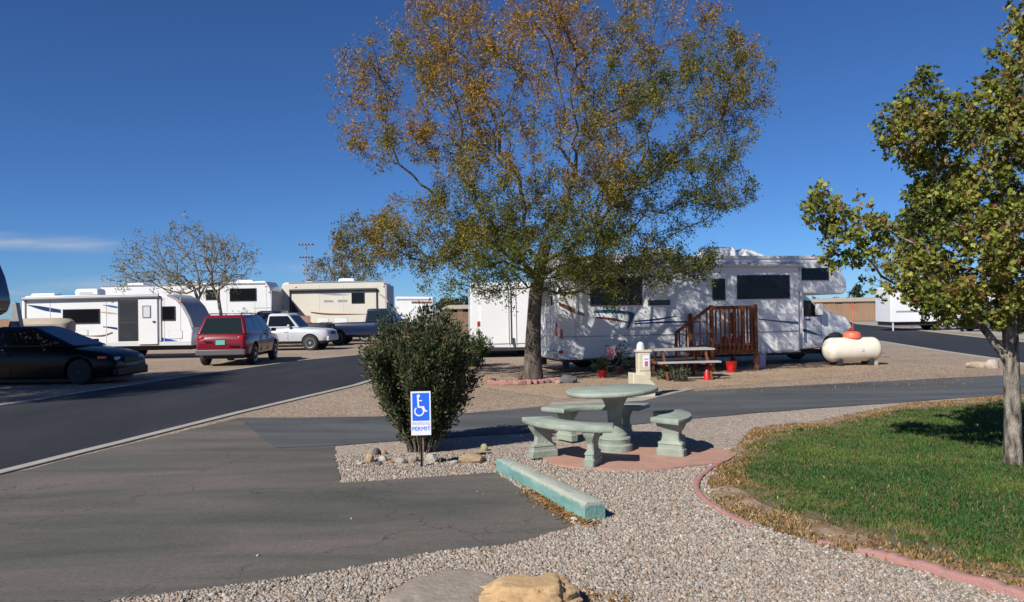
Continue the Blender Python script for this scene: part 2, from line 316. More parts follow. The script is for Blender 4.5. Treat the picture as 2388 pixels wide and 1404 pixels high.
k2=ribbon(smoothpoly([tuple(p) for p in le],.8,.02,4,False),.16); sheet('kerb',k2,.02,'kerbm',z0=-.05)
# parking bay in front and the side drive
bay=GP([(0,1112),(300,1037),(560,975),(870,974),(870,1033),(782,1040),(783,1075),(793,1128),(1000,1114),(1160,1103),(1240,1160),(1345,1228),(1200,1272),(1000,1292),(800,1332),(500,1374),(262,1404)])
bay+= [(-1.9,3.2),(-6,2.2),(-8,4)]
sheet('parking_bay',smoothpoly([tuple(p) for p in bay],.14,.022,8),.008,'asph')
dr_up=GP([(556,978),(700,975),(868,973),(1100,964),(1300,946),(1600,914),(2000,893),(2388,874)])+[(20,20.6),(34,25)]
dr_lo=GP([(640,1046),(782,1041),(868,1034),(1200,1012),(1530,987),(1750,965),(2050,943),(2388,919)])+[(20,16.3),(34,20)]
sheet('side_drive',smoothpoly([tuple(p) for p in dr_up]+[tuple(p) for p in dr_lo[::-1]],.3,.025,9),.0125,'asphdrive')
sheet('concrete_slab',smoothpoly(GP([(1278,948),(1290,940),(1380,936),(1470,930),(1535,925),(1600,905),(1620,909),(1540,926),(1500,936),(1400,943)]),.3,.015,3),.016,'conc')
# far road on the right
fr=GP([(2050,796),(2200,820),(2340,840),(2388,850)]); fr2=GP([(2388,798),(2240,782),(2100,765),(2000,756)])
sheet('road',[(fr[0][0]+2,fr[0][1]+26)]+[tuple(p) for p in fr]+[(15.5,14),(24,14),(26,30)]+[tuple(p) for p in fr2]+[(40,95),(30,90)],.012,'asphdark')
sheet('kerb',ribbon([(fr[0][0]+2,fr[0][1]+26)]+[tuple(p) for p in fr]+[(15.5,14)],.25),.02,'kerbm',z0=-.05)
sheet('kerb',ribbon([(24,14),(26,30)]+[tuple(p) for p in fr2]+[(40,95)],.3),.02,'kerbm',z0=-.05)
sheet('pavement',GP([(1990,757),(2100,761),(2388,791),(2700,815),(2700,800),(2388,776),(2100,752),(1990,751)]),.008,'conc')
MT['padm']=MT['pad']
c0=Vector((1.32,9.22))
padp=[]
for k in range(48):
    a=2*math.pi*k/48; r=1.12+.05*math.sin(3*a+1)+.03*math.sin(7*a); padp.append((c0.x+.06+r*1.0*math.cos(a),c0.y-.1+r*.68*math.sin(a)))
sheet('concrete_pad',padp,.03,'pad',z0=-.03)
# lawn
lawn=GP([(1690,1112),(1740,1050),(1790,1015),(1900,1000),(2100,958),(2388,934)])+[(11.5,13.3),(12.5,9),(8,4.5)]+GP([(2388,1352),(2200,1310),(2060,1278),(1960,1235),(1830,1200),(1745,1160)])
fringe=GP([(1650,1130),(1680,1080),(1730,1030),(1760,1000),(1900,985),(2100,945),(2388,922)])+[(12,14),(13,9),(8.3,4.0)]+GP([(2388,1398),(2250,1362),(2100,1322),(2000,1298),(1900,1272),(1760,1225),(1700,1200),(1665,1175)])
lawn=[tuple(p) for p in lawn]; fringe=[tuple(p) for p in fringe]
sheet('dry_soil',smoothpoly(fringe,.1,.06,12),.016,'fringe'); sheet('lawn_soil',smoothpoly(lawn,.1,.05,13),.021,'lawnsoil')
def noise2(p,s,seed=0):
    from mathutils import noise
    return np.array([noise.fractal(Vector((q[0]*s+seed,q[1]*s,seed*.7)),.8,2.0,4) for q in p])
lp=np.array(lawn); lo,hi=lp.min(0),lp.max(0)
def grass(N,poly_out,poly_in,name,label,hmin,hmax,dry):
    po=np.array(poly_out); lo,hi=po.min(0),po.max(0); pts=RNG.uniform(lo,hi,(N,2))
    k=np.clip((pts[:,1]-3)/9,0,1); pts=pts[RNG.random(len(pts))<(1-.6*k)]
    pts=pts[inpoly(pts,poly_out)]
    if dry: pts=pts[~inpoly(pts,poly_in) | (edgedist(pts,lawn)<.18) | (RNG.random(len(pts))<.02)]; n1=noise2(pts,1.6,3); keep=RNG.random(len(pts))<np.clip(.28+n1*1.1,.03,.9); pts=pts[keep]
    n1=noise2(pts,1.3,5); n2=noise2(pts,4.5,9); ed=edgedist(pts,lawn)
    if not dry:
        keep=RNG.random(len(pts))<np.clip(.1+ed*2.6+n2*1.1,.02,1); pts,n1,n2,ed=pts[keep],n1[keep],n2[keep],ed[keep]
    M=len(pts); h=RNG.uniform(hmin,hmax,M)*(1+.25*n2); w=RNG.uniform(.0035,.006,M)*(1.5 if dry else 1); a=RNG.uniform(0,2*math.pi,M); le=RNG.uniform(.1,.75,M)*h; la=RNG.uniform(0,2*math.pi,M)
    b=np.stack([pts[:,0],pts[:,1],np.full(M,.018)],1); dx=np.stack([np.cos(a)*w,np.sin(a)*w,np.zeros(M)],1)
    tip=b+np.stack([np.cos(la)*le,np.sin(la)*le,h],1); mid=b*.45+tip*.55; mid[:,2]+=h*.08
    V=np.stack([b-dx,b+dx,mid+dx*.75,tip,mid-dx*.75],1)
    Fa=(np.array([[0,1,2],[0,2,4],[4,2,3]])[None]+(np.arange(M)*5)[:,None,None]).reshape(-1,3)
    if dry: c=np.array([(.34,.21,.085),(.42,.3,.15),(.25,.13,.05),(.12,.15,.04)])[RNG.choice(4,M,p=[.42,.3,.18,.1])]*RNG.uniform(.6,1.25,(M,1))
    else:
        green=np.array([.04,.115,.022]); lime=np.array([.16,.23,.04]); br=np.array([.27,.18,.075])
        t=np.clip(.3+n1*.8+RNG.normal(0,.15,M),0,1)[:,None]; c=green*(1-t)+lime*t*.75+green*t*.25
        e=np.clip(.5-ed*1.5-n2*1.3+RNG.normal(0,.12,M),0,1)[:,None]; e=np.maximum(e,(RNG.random((M,1))<.06)*.8); c=c*(1-e)+br*e
        c=c*RNG.uniform(.65,1.3,(M,1))
    o=npmesh(name,V.reshape(-1,3),Fa,'leaf',cols=np.repeat(c,5,axis=0)); tag(o,label,'grass',kind='stuff'); return o
grass(420000,lawn,lawn,'grass','short green lawn grass under the small tree',.02,.045,False)
grass(900000,fringe,lawn,'dry_grass','dry brown grass along the edge of the lawn',.012,.035,True)
# loose gravel stones lying on the near bed
excl=[bay,[(p[0],p[1]) for p in padp],lawn]
pts=RNG.uniform([-5.5,3.9],[8.5,9.6],(520000,2)); pts=pts[RNG.random(len(pts))<np.clip(1.25-(pts[:,1]-4)*.17,.25,1)]
pts=pts[inpoly(pts,[tuple(p) for p in near])]
for e in excl: pts=pts[~inpoly(pts,[tuple(q) for q in e]) | (RNG.random(len(pts))<(.0 if e is not bay else .0003))]
dr=[tuple(p) for p in dr_up]+[tuple(p) for p in dr_lo[::-1]]; pts=pts[~inpoly(pts,dr)]
fi=inpoly(pts,fringe); fd=edgedist(pts,fringe); pts=pts[~fi | (RNG.random(len(pts))<np.clip(.75-fd*2.2,.08,.75))]
vis=np.abs(pts[:,0])<pts[:,1]*.68+.4; pts=pts[vis][:120000]
M=len(pts); pal=np.array(PAL_GREY+[(.42,.385,.335),(.16,.14,.12),(.3,.22,.165),(.34,.28,.21),(.26,.25,.235)])
sz=RNG.gamma(5,.0013,M)+.0025; sz=np.clip(sz,.005,.018)
cl=pal[RNG.integers(0,len(pal),M)]*RNG.uniform(.82,1.1,(M,1))
sh=ICO_V*RNG.uniform(.8,1.15,(12,1))
o=scatter('gravel',np.c_[pts,np.full(M,.006)+sz*.25],sh*np.array([1.15,.9,.7]),ICO_F,sz,cl,'stone'); tag(o,'loose grey and tan pebbles of the gravel bed in the foreground','gravel',kind='stuff')
# leaf litter by the parking beam and along things
lit=[]
for (x0,y0,x1,y1,nn,wd) in ((1235,1150,1345,1222,900,.055),(1180,1105,1240,1150,80,.04),(1340,1215,1380,1228,150,.05)):
    a=G(x0,y0);b=G(x1,y1)
    for _ in range(nn):
        t=random.random(); q=a.lerp(b,t); lit.append((q.x+random.gauss(0,wd),q.y+random.gauss(0,wd),.016+random.random()*.018))
for _ in range(170): q=G(random.uniform(1340,1460),random.uniform(1383,1425)); lit.append((q.x+random.gauss(0,.05),q.y+random.gauss(0,.05),.02))
for _ in range(260): q=G(random.uniform(1100,2388),random.uniform(1000,1404)); lit.append((q.x,q.y,.022))
for _ in range(11000):
    a=random.uniform(0,6.283); q=math.sqrt(random.random())*7.5; X_,Y_=3.0+math.cos(a)*q*1.15,20.3+math.sin(a)*q*.75
    if X_>-2.6+(Y_-19)*.1 and Y_>16: lit.append((X_,Y_,.02))
for _ in range(260):
    q=G(random.uniform(1700,2500),random.uniform(960,1300)); lit.append((q.x,q.y,.045))
lit=np.array(lit); lc=np.array([(.34,.17,.05),(.25,.11,.03),(.45,.28,.09),(.18,.09,.04)])[RNG.integers(0,4,len(lit))]
o=scatter('leaf_litter',lit,[(-1,0,0),(0,-.45,.12),(1,0,0),(0,.45,.12)],[(0,1,2,3)],RNG.uniform(.008,.02,len(lit)),lc,'leaf'); tag(o,'dry brown fallen leaves along the turquoise beam and on the gravel','leaf litter',kind='stuff')

# ================================================================ TREES
def grow(pts,path,r_tip=.006,r0=None,step=.3,bf=.25,expn=.5,jit=.05,seed=3,kink=0,sideo=1.0,rmax=.25):
    """branches joining every crown point to a trunk path; returns nodes, parents, radii"""
    rr=random.Random(seed); nd=[Vector(p) for p in path]; par=[-1]+list(range(len(path)-1)); pl=[0.0]
    for i in range(1,len(nd)): pl.append(pl[-1]+(nd[i]-nd[i-1]).length)
    lock=max(1,int(len(path)*.62)); arr=np.array([tuple(p) for p in nd]); pla=np.array(pl)
    top=nd[-1]; pts=sorted([Vector(p) for p in pts],key=lambda p:(p-top).length)
    for p in pts:
        q=np.array(p); d=np.linalg.norm(arr-q,axis=1); c=d+bf*pla; c[:lock]+=50
        j=int(c.argmin()); L_=d[j]; k=max(1,int(L_/step)); a=nd[j]; prev=j
        # start off along the parent's own direction so that forks are acute
        pd=(a-nd[par[j]]).normalized() if par[j]>=0 else Vector((0,0,1))
        new=[]
        for s in range(1,k+1):
            t=s/k; base=a.lerp(p,t); bend=pd*(L_*.22*math.sin(math.pi*t)*(1-t)); q2=base+bend
            if s<k: q2+=Vector((rr.gauss(0,jit),rr.gauss(0,jit),rr.gauss(0,jit)))*min(1,L_)
            nd.append(q2); par.append(prev); pla=np.append(pla,pla[prev]+(q2-nd[prev]).length); new.append(tuple(q2)); prev=len(nd)-1
        arr=np.vstack([arr,np.array(new)])
    n_=len(nd); cnt=np.zeros(n_); kids=[[] for _ in range(n_)]
    for i in range(1,n_): kids[par[i]].append(i)
    for i in range(n_-1,-1,-1):
        if not kids[i]: cnt[i]=1
        if par[i]>=0: cnt[par[i]]+=cnt[i]
    r=r_tip*cnt**expn
    if r0: r=np.minimum(r*(r0/r[0]) if False else r,r0)
    return nd,par,kids,r
def tree_mesh(mb,nd,par,kids,r,nside=7,flare=0,minr=0):
    used=set(); stack=[0]
    while stack:
        s=stack.pop(); ch=[s] if par[s]<0 else [par[s],s]; c=s
        while kids[c]:
            k=max(kids[c],key=lambda q:r[q])
            for q in kids[c]:
                if q!=k: stack.append(q)
            ch.append(k); c=k
        rad=[r[q] for q in ch]
        if par[s]>=0: rad[0]=min(r[ch[0]],r[s]*1.25)
        rad[-1]*=.5
        if flare and par[s]<0:
            for i in range(min(3,len(rad))): rad[i]*=1+flare*(1-i/3)**2
        if max(rad)<minr: continue
        mb.tube([nd[q] for q in ch],rad,n=nside if rad[0]>.04 else (5 if rad[0]>.012 else 3))
def blobs(B,N,shell=.35,rr=RNG):
    """points filling ellipsoids B=(cx,cy,cz,rx,ry,rz,weight)"""
    out=[]; w=np.array([b[6] for b in B],float); w/=w.sum(); idx=rr.choice(len(B),N,p=w)
    for i in idx:
        b=B[i]; d=rr.normal(size=3); d/=np.linalg.norm(d); rad=(shell+(1-shell)*rr.random())**(1/2.2) if shell<1 else 1
        out.append((b[0]+d[0]*b[3]*rad,b[1]+d[1]*b[4]*rad,b[2]+d[2]*b[5]*rad))
    return np.array(out)
LANCE=[(0,0,0),(.5,-.17,.05),(1,0,-.05),(.5,.17,.05)]
MAPLE=[(0,0,0),(.12,-.42,.05),(.42,-.3,.0),(.55,-.5,.05),(.62,-.18,0),(1,0,-.08),(.62,.18,0),(.55,.5,.05),(.42,.3,0),(.12,.42,.05)]
def leaves_at(nd,r,N,rmax,spread,fw=None,zdrop=0):
    cand=np.array([i for i in range(len(nd)) if r[i]<rmax]); arr=np.array([tuple(nd[i]) for i in cand])
    w=np.ones(len(cand)) if fw is None else fw(arr); w=w/w.sum()
    # leaves come in sprays: choose spray centres first
    k=max(1,-(-N//14)); sc=arr[RNG.choice(len(cand),k,p=w)]+RNG.normal(0,spread,(k,3)); p=np.repeat(sc,14,axis=0)[:N]; p=p+RNG.normal(0,spread*.42,p.shape); p[:,2]-=np.abs(RNG.normal(0,zdrop,len(p))) if zdrop else 0
    return p
# ---- the big tree
T0=G(1243,886); D=T0.y; 
def TP(px,py,dy=0): return P(px,py,D+dy)
tr=thing('ash_tree','large tree with thinning orange and green autumn leaves in front of the motorhome','tree',T0)
path=[T0-Vector((0,0,.1)),T0+Vector((.0,0,.5)),T0+Vector((.02,0,1.1)),TP(1245,740),TP(1248,690),TP(1254,650),TP(1262,610),TP(1272,570)]
rel=[Vector(p)-T0 for p in path]
pr=[TP(x,y)-T0 for x,y in ((0,0),)]
s93=D/F
def blob(px,py,rx,ry,rz,w,dy=0): q=TP(px,py,dy)-T0; return (q.x,q.y,q.z,rx*s93,ry,rz*s93,w)
B=[blob(1270,300,380,3.9,330,5.5),blob(1290,120,330,3.4,240,3.4),blob(980,230,205,2.4,165,1.9,-.3),blob(900,170,115,1.5,100,.6),blob(860,290,80,1.2,50,.35),
   blob(1560,320,230,3.0,220,3.1),blob(1690,170,110,1.5,110,.7),blob(1650,100,85,1.3,85,.45),blob(1740,235,65,1.0,80,.35),blob(1690,440,80,1.2,55,.4),blob(1560,450,170,2.0,95,1.0),
   blob(1000,540,150,2.0,90,2.3),blob(880,560,95,1.2,65,1.2),blob(1150,590,130,1.6,75,1.0,-1.2),blob(1290,590,170,1.8,75,1.2,-1.4),blob(1420,600,150,1.8,90,1.0),blob(1560,590,110,1.4,60,.55),blob(1040,640,70,1.0,50,.3,-.6),
   blob(1340,650,90,1.2,40,.25,-1.2),blob(1560,620,130,1.2,45,.6),blob(1400,660,140,1.5,40,.5,-1.0),blob(1150,-120,260,3,180,1.2),blob(1380,-110,230,3,170,.9),blob(1015,60,100,1.6,110,.7),blob(1170,690,45,.6,35,.1,-.5),blob(800,565,30,.5,25,.08),blob(1250,480,260,3.2,110,1.8),blob(1250,590,230,2.4,60,1.3,-.8),blob(1160,640,100,1.4,45,.5,-1.0),blob(1400,640,130,1.6,45,.4,-.6),blob(1270,400,300,3.4,150,1.5)]
att=blobs(B,1650)
nd,par,kids,r=grow(att,rel,r_tip=.0056,bf=.42,step=.3,expn=.5,jit=.05,seed=4)
r=np.minimum(r,.2); r[:len(rel)]=np.maximum(r[:len(rel)],np.linspace(.2,.15,len(rel))); 
mb=MB(); tree_mesh(mb,nd,par,kids,r,9,.35); mb.build('trunk','bark',tr,smooth=60)
nb=lambda a: .45+np.clip(noise2(a[:,[0,2]],1.1,2)*.7+.6+noise2(a[:,[1,2]],1.9,8)*.5,.02,3)*np.where(a[:,2]>8.2,.5,1)*np.where(a[:,2]<4.6,1.0,1.1)
lp_=leaves_at(nd,r,200000,.02,.115,nb,.06)
x,z=lp_[:,0],lp_[:,2]; n1=noise2(lp_[:,[0,2]],.7,4)+.6*noise2(lp_[:,[1,2]],1.1,6)
orange=np.array([.38,.20,.03]); gold=np.array([.36,.25,.035]); olive=np.array([.19,.165,.028]); green=np.array([.11,.13,.022]); rust=np.array([.30,.17,.04])
t=np.clip((z-3.3)/6.3-(x-.3)*.05+n1*.55+RNG.normal(0,.22,len(z)),0,1)
def ramp(t,cs):
    t=np.clip(t,0,.9999)*(len(cs)-1); i=t.astype(int); f=(t-i)[:,None]; cs=np.array(cs); return cs[i]*(1-f)+cs[i+1]*f
lc=ramp(t,[green,olive*.9,olive,gold*.8,orange,rust])*RNG.uniform(.6,1.35,(len(z),1))
scatter('crown',lp_,LANCE,[(0,1,2,3)],RNG.uniform(.045,.1,len(z)),lc,'leaf',tr)
# ---- the small tree on the lawn
T1=G(2362,1088); D1=T1.y
def T1P(px,py,dy=0): return P(px,py,D1+dy)-T1
tr=thing('maple_tree','small leafy tree with yellow green leaves and pale trunk standing on the lawn','tree',T1)
s1=D1/F
path=[Vector((0,0,-.05)),T1P(2362,1000),T1P(2360,900),T1P(2358,830),T1P(2356,780),T1P(2352,720),T1P(2345,650),T1P(2345,560),T1P(2355,460)]
def blob(px,py,rx,ry,rz,w,dy=0): q=T1P(px,py,dy); return (q.x,q.y,q.z,rx*s1,ry,rz*s1,w)
B=[blob(2330,560,200,1.9,170,4.6,.2),blob(2400,380,190,2.0,170,3.8,.3),blob(2250,360,120,.6,120,1.5),blob(2130,300,75,.4,85,.8),blob(2140,215,28,.2,40,.12),blob(2195,470,75,.4,60,.6),
   blob(1925,480,45,.3,55,.42),blob(1990,550,70,.35,60,.7),blob(2090,620,80,.45,70,.6),blob(2185,670,95,.6,35,.8,-.1),blob(2290,700,160,.7,48,1.4),
   blob(2500,500,200,1.2,220,2.5),blob(2480,200,150,1,200,1.9),blob(2400,90,48,.4,60,.4),blob(2500,720,140,.8,70,1),blob(2550,20,150,1,150,1.2),blob(2310,240,70,.5,60,.5),blob(2240,600,120,.6,90,1.1),blob(1925,600,25,.2,15,.06),blob(2380,170,50,.4,40,.22)]
att=blobs(B,1250)
nd,par,kids,r=grow(att,path,r_tip=.0036,bf=.32,step=.13,expn=.5,jit=.03,seed=9)
r=np.minimum(r,.075)
mb=MB(); tree_mesh(mb,nd,par,kids,r,9,.25)
lp2=[T1P(2360,860),T1P(2335,820),T1P(2305,780),T1P(2280,750),T1P(2240,700),T1P(2190,650)]
mb.tube(lp2,[.05,.045,.04,.036,.028,.015],8)
mb.build('trunk','bark2',tr,smooth=60)
lp_=leaves_at(nd,r,58000,.011,.06,None,.02)
n1=noise2(lp_[:,[0,2]],2.2,4)
t=np.clip(.5+n1*.7+RNG.normal(0,.22,len(lp_)),0,1)
lc=ramp(t,[np.array([.06,.085,.02]),np.array([.12,.15,.028]),np.array([.20,.225,.038]),np.array([.31,.32,.06]),np.array([.26,.18,.06])])*RNG.uniform(.6,1.3,(len(t),1))
red=RNG.random(len(t))<.05; lc[red]=np.array([.22,.085,.045])*RNG.uniform(.7,1.2,(red.sum(),1))
scatter('crown',lp_,MAPLE,[tuple(range(10))],RNG.uniform(.025,.066,len(t)),lc,'leaf',tr)
# ---- distant trees
def far_tree(name,label,px,py,Bpx,Y,N,NL,cols,ls,trunks,seed,rt_=.012,rmax=.16,step=.5):
    b=P(px,py,Y); base=Vector((b.x,Y,0)); tr=thing(name,label,'tree',base); s=Y/F
    def q(x,y,dy=0): v=P(x,y,Y+dy)-base; return v
    Bb=[]
    for (x,y,rx,ry,w) in Bpx: v=q(x,y); Bb.append((v.x,v.y,v.z,rx*s,max(rx,ry)*s*.75,ry*s,w))
    mb=MB(); allnd=[]; allr=[]
    att=blobs(Bb,N)
    for ti,tk in enumerate(trunks):
        pth=[Vector((q(tk[0][0],0).x,0,-.1))]+[q(x,y) for x,y in tk]
        a_=att[ti::len(trunks)]
        nd,par,kids,r=grow(a_,pth,r_tip=rt_,bf=.4,step=step,expn=.42,jit=.07,seed=seed+ti); r=np.minimum(r,rmax); tree_mesh(mb,nd,par,kids,r,6,.2); allnd+=nd; allr+=list(r)
    mb.build('trunk','barkfar',tr,smooth=60)
    lp_=leaves_at(allnd,np.array(allr),NL,rt_*2.2,.25)
    lc=np.array(cols)[RNG.integers(0,len(cols),NL)]*RNG.uniform(.6,1.3,(NL,1))
    scatter('crown',lp_,LANCE,[(0,1,2,3)],RNG.uniform(ls*.7,ls*1.3,NL),lc,'leaf',tr)
GO=[(.2,.18,.06),(.25,.2,.08),(.15,.15,.05),(.3,.24,.11)]
far_tree('desert_tree','spreading half bare tree with two trunks behind the white travel trailer','pass',0,[],40,0,0,GO,.1,[],1) if False else None
far_tree('bare_tree','spreading half bare tree with two trunks behind the small white travel trailer',485,760,[(430,610,165,80,3),(440,560,90,45,1.2),(330,625,70,40,.8),(540,610,70,60,1),(475,640,100,50,1),(290,635,35,20,.2)],41,700,3600,GO,.14,[[(465,745),(462,700),(450,665)],[(517,745),(510,700),(495,665)]],21,.011,.13,.4)
far_tree('round_tree','small olive and orange tree behind the cream fifth wheel roof',780,745,[(765,635,55,35,1),(805,620,55,40,1),(850,645,40,35,.6),(735,560,0.1,.1,.001)],62,200,3600,[(.2,.15,.06),(.26,.17,.06),(.12,.12,.05)],.2,[[(790,720),(790,680)]],31,.014,.14,.6)
far_tree('twiggy_tree','hazy bare tree far behind the small lawn tree at right',2110,735,[(2105,585,75,45,2),(2120,640,80,50,1),(2060,640,40,40,.5)],60,420,900,[(.14,.12,.07),(.18,.15,.1)],.16,[[(2112,720),(2110,690),(2108,650)]],41,.012,.16,.5)
far_tree('conifer_tree','small dark green tree far off beyond the brown fence',1995,715,[(1997,690,14,16,1),(1997,676,6,10,.5)],130,60,900,[(.04,.06,.03),(.05,.07,.035)],.45,[[(1997,712),(1997,700)]],51,.03,.2,1)
for i,(px,w,h) in enumerate(((1920,30,9),(1945,22,8),(1075,30,14),(1040,25,12))):
    far_tree('distant_tree',['low dark green tree on the horizon left of the motorhome nose gap','low round tree on the horizon right under the motorhome nose','low tree beyond the brown fence between bush and box trailer','low dark tree on the horizon just right of the tall bush'][i],px,720,[(px,(712 if i<2 else 715)-h*.3,w,h,1)],150,60,900,[(.05,.06,.03),(.07,.07,.04)],.6,[[(px,716),(px,711)]],60+i,.03,.2,1.2)
# ---- tree just outside the left edge; its shade lies across the road
tb=Vector((-15.0,14.2,0)); st=thing('shade_tree','leafy tree just left of the view, shading the road and the black sedan','tree',tb)
Bs=[(0,0,5.2,3.0,3.2,1.7,2.6),(-.6,2.4,5.4,2.6,2.4,1.6,2.2),(.2,3.6,4.9,2.2,1.6,1.3,1.2),(1.3,.6,4.6,2.0,1.8,1.1,1.2),(-1,-1,5,1.8,1.8,1.2,1),(.5,1.8,4.9,2,1.6,1.0,1)]
nd,par,kids,r=grow(blobs(Bs,600),[Vector((0,0,-.1)),Vector((0,0,1)),Vector((.05,0,2)),Vector((.1,.1,3.2))],r_tip=.009,bf=.4,step=.35,expn=.45,jit=.06,seed=77)
mb=MB(); tree_mesh(mb,nd,par,kids,np.minimum(r,.16),7,.3); mb.build('trunk','bark',st,smooth=60)
lp_=leaves_at(nd,r,110000,.022,.2); lc=np.array([(.07,.1,.02),(.1,.13,.03),(.16,.14,.04)])[RNG.integers(0,3,len(lp_))]
scatter('crown',lp_,LANCE,[(0,1,2,3)],RNG.uniform(.08,.13,len(lp_)),lc,'leaf',st)
# ---- bush by the sign
def bush(name,label,base,ht,wd,NS,NL,ls,cols,vase=True,seed=1,lance=True,low=.2):
    rr=random.Random(seed); t=thing(name,label,'bush',base); mb=MB(); L_=[]
    for k in range(NS):
        a=rr.uniform(0,2*math.pi); out=rr.random()**.55; b0=Vector((math.cos(a),math.sin(a),0))*(.14*rr.random())*wd*2
        top=ht*(1-.28*out**2)*rr.uniform(.82,1.06) if rr.random()<.75 else ht*rr.uniform(.45,.8)
        sp=wd*out*rr.uniform(.8,1.05); pts=[]; lean=-.46 if wd>.7 else 0
        for i in range(9):
            u_=i/8; rad=sp*(u_**.95); pts.append(b0+Vector((math.cos(a)*rad+lean*u_,math.sin(a)*rad,top*(u_-.10*u_*u_*out)))+Vector((rr.gauss(0,.012),rr.gauss(0,.012),0)))
        mb.tube(pts,[.011*(1-.8*i/8) for i in range(9)],4)
        for i in range(8):
            for _ in range(4):
                f_=rr.random(); q=pts[i].lerp(pts[i+1],f_)
                if q.z>low*ht*rr.uniform(.3,1.3): L_.append(q)
    mb.build('stem','bark2',t,smooth=60)
    L_=np.array([tuple(q) for q in L_]); idx=RNG.integers(0,len(L_),NL); p=L_[idx]+RNG.normal(0,.035*wd/.6,(NL,3)); p[:,2]=np.maximum(p[:,2],.02)
    # leaves point up and outwards
    d=np.c_[p[:,0],p[:,1],np.zeros(NL)]; d/=np.linalg.norm(d,axis=1)[:,None]+1e-6; d=d*.6+RNG.normal(0,.55,(NL,3)); d[:,2]+=.75; d/=np.linalg.norm(d,axis=1)[:,None]
    v=np.cross(d,RNG.normal(size=(NL,3))); v/=np.linalg.norm(v,axis=1)[:,None]; w3=np.cross(d,v); Rm=np.stack([d,v,w3],2)
    lc=np.array(cols)[RNG.integers(0,len(cols),NL)]*RNG.uniform(.6,1.3,(NL,1))
    scatter('foliage',p,LANCE,[(0,1,2,3)],RNG.uniform(ls*.7,ls*1.25,NL),lc,'leaf',t,rot=Rm)
bush('oleander_bush','tall dense dark green bush, narrow at its foot, behind the blue sign',G(984,1052),1.86,.66,120,46000,.06,[(.04,.065,.02),(.055,.085,.024),(.07,.11,.035),(.075,.10,.04),(.14,.15,.08),(.16,.14,.09),(.12,.085,.04)],seed=5)
bush('round_bush','low round green bush on the gravel left of the box trailer',G(1100,855),1.15,.62,50,5200,.1,[(.04,.07,.018),(.06,.1,.025),(.08,.12,.03)],seed=6,low=.05)
# ================================================================ PICNIC SET, SIGN, BEAM, STONES
def bilin(q,u,v): return q[0].lerp(q[1],u).lerp(q[3].lerp(q[2],u),v)
def panel(mb,q,u0,u1,v0,v1,off=.006,th=.012,mi=0):
    q=[Vector(p) for p in q]; c=[bilin(q,u0,v0),bilin(q,u1,v0),bilin(q,u1,v1),bilin(q,u0,v1)]; nn=(c[1]-c[0]).cross(c[3]-c[0]).normalized()
    a=[p+nn*off for p in c]; b=[p-nn*th for p in c]
    mb.add(a+b,[(0,1,2,3),(7,6,5,4),(0,4,5,1),(1,5,6,2),(2,6,7,3),(3,7,4,0)],mi); return a
TC=Vector((1.20,9.48,.03))
t=thing('picnic_table','round sage green concrete table on a single pedestal on the pink pad','table',TC)
mb=MB(); mb.lathe([(.02,.655),(.46,.672),(.53,.678),(.545,.69),(.55,.71),(.542,.728),(.53,.735),(.02,.735)],56)
tp=mb.build('tabletop','green',t,smooth=50); tp.rotation_euler=(0,R(-2.4),0)
mb=MB(); mb.lathe([(.205,0),(.205,.07),(.195,.085),(.18,.09),(.18,.13),(.188,.145),(.18,.16),(.155,.17),(.145,.2),(.125,.215),(.11,.25),(.09,.3),(.082,.36),(.086,.43),(.1,.5),(.125,.57),(.155,.62),(.19,.65),(.2,.68)],40); mb.build('pedestal','green',t,smooth=30)
def bench(label,mid,span=62,ri=.74,ro=1.1):
    c=TC; a0=R(mid); t=thing('curved_bench',label,'bench',(c.x+math.cos(a0)*.92,c.y+math.sin(a0)*.92,.03),0,'curved concrete benches round the table')
    O=Vector((-math.cos(a0)*.92,-math.sin(a0)*.92,0)); h=R(span/2); k=18
    def rg(sc,z):       # one outline ring at height z
        pts=[]; m_=(ri+ro)/2
        for i in range(k+1):
            a=a0-h+2*h*i/k; pts.append((a,ro))
        for i in range(k+1):
            a=a0+h-2*h*i/k; pts.append((a,ri))
        return [(O.x+math.cos(a0+(a-a0)*(1-sc*.025))*(m_+(r_-m_)*(1-sc*.06)),O.y+math.sin(a0+(a-a0)*(1-sc*.025))*(m_+(r_-m_)*(1-sc*.06)),z) for a,r_ in pts]
    mb=MB(); mb.rings([rg(1.0,.372),rg(.25,.38),rg(0,.398),rg(0,.418),rg(.3,.43),rg(1.0,.435)]); mb.build('seat','green',t,smooth=40)
    for s in (-1,1):
        a=a0+s*h*.62; m_=(ri+ro)/2; M=Matrix.Translation((O.x+math.cos(a)*m_,O.y+math.sin(a)*m_,0))@Matrix.Rotation(a,4,'Z')
        mb=MB()
        # carved slab leg: long across the seat, stepped foot, waist and flared head
        prof=[(.165,.055,0),(.165,.06,.075),(.15,.05,.085),(.145,.048,.12),(.15,.055,.13),(.145,.05,.15),(.11,.04,.165),(.1,.036,.2),(.1,.036,.24),(.115,.042,.27),(.14,.055,.31),(.155,.07,.345),(.16,.078,.376)]
        rs=[]
        for x_,y_,z_ in prof:
            e=.012; rs.append([(x_-e,-y_-0,z_),(x_,-y_+e,z_),(x_,y_-e,z_),(x_-e,y_,z_),(-x_+e,y_,z_),(-x_,y_-e,z_),(-x_,-y_+e,z_),(-x_+e,-y_,z_)])
        mb.rings(rs,M=M); mb.build('leg','green',t,smooth=25)
    return t
bench('curved green concrete bench in front of the table, nearest the turquoise beam',225,74,.76,1.12)
bench('curved green concrete bench behind the table, beside the side drive',98,78,.78,1.16)
bench('curved green concrete bench at the right side of the table',-13,66,.52,.9)
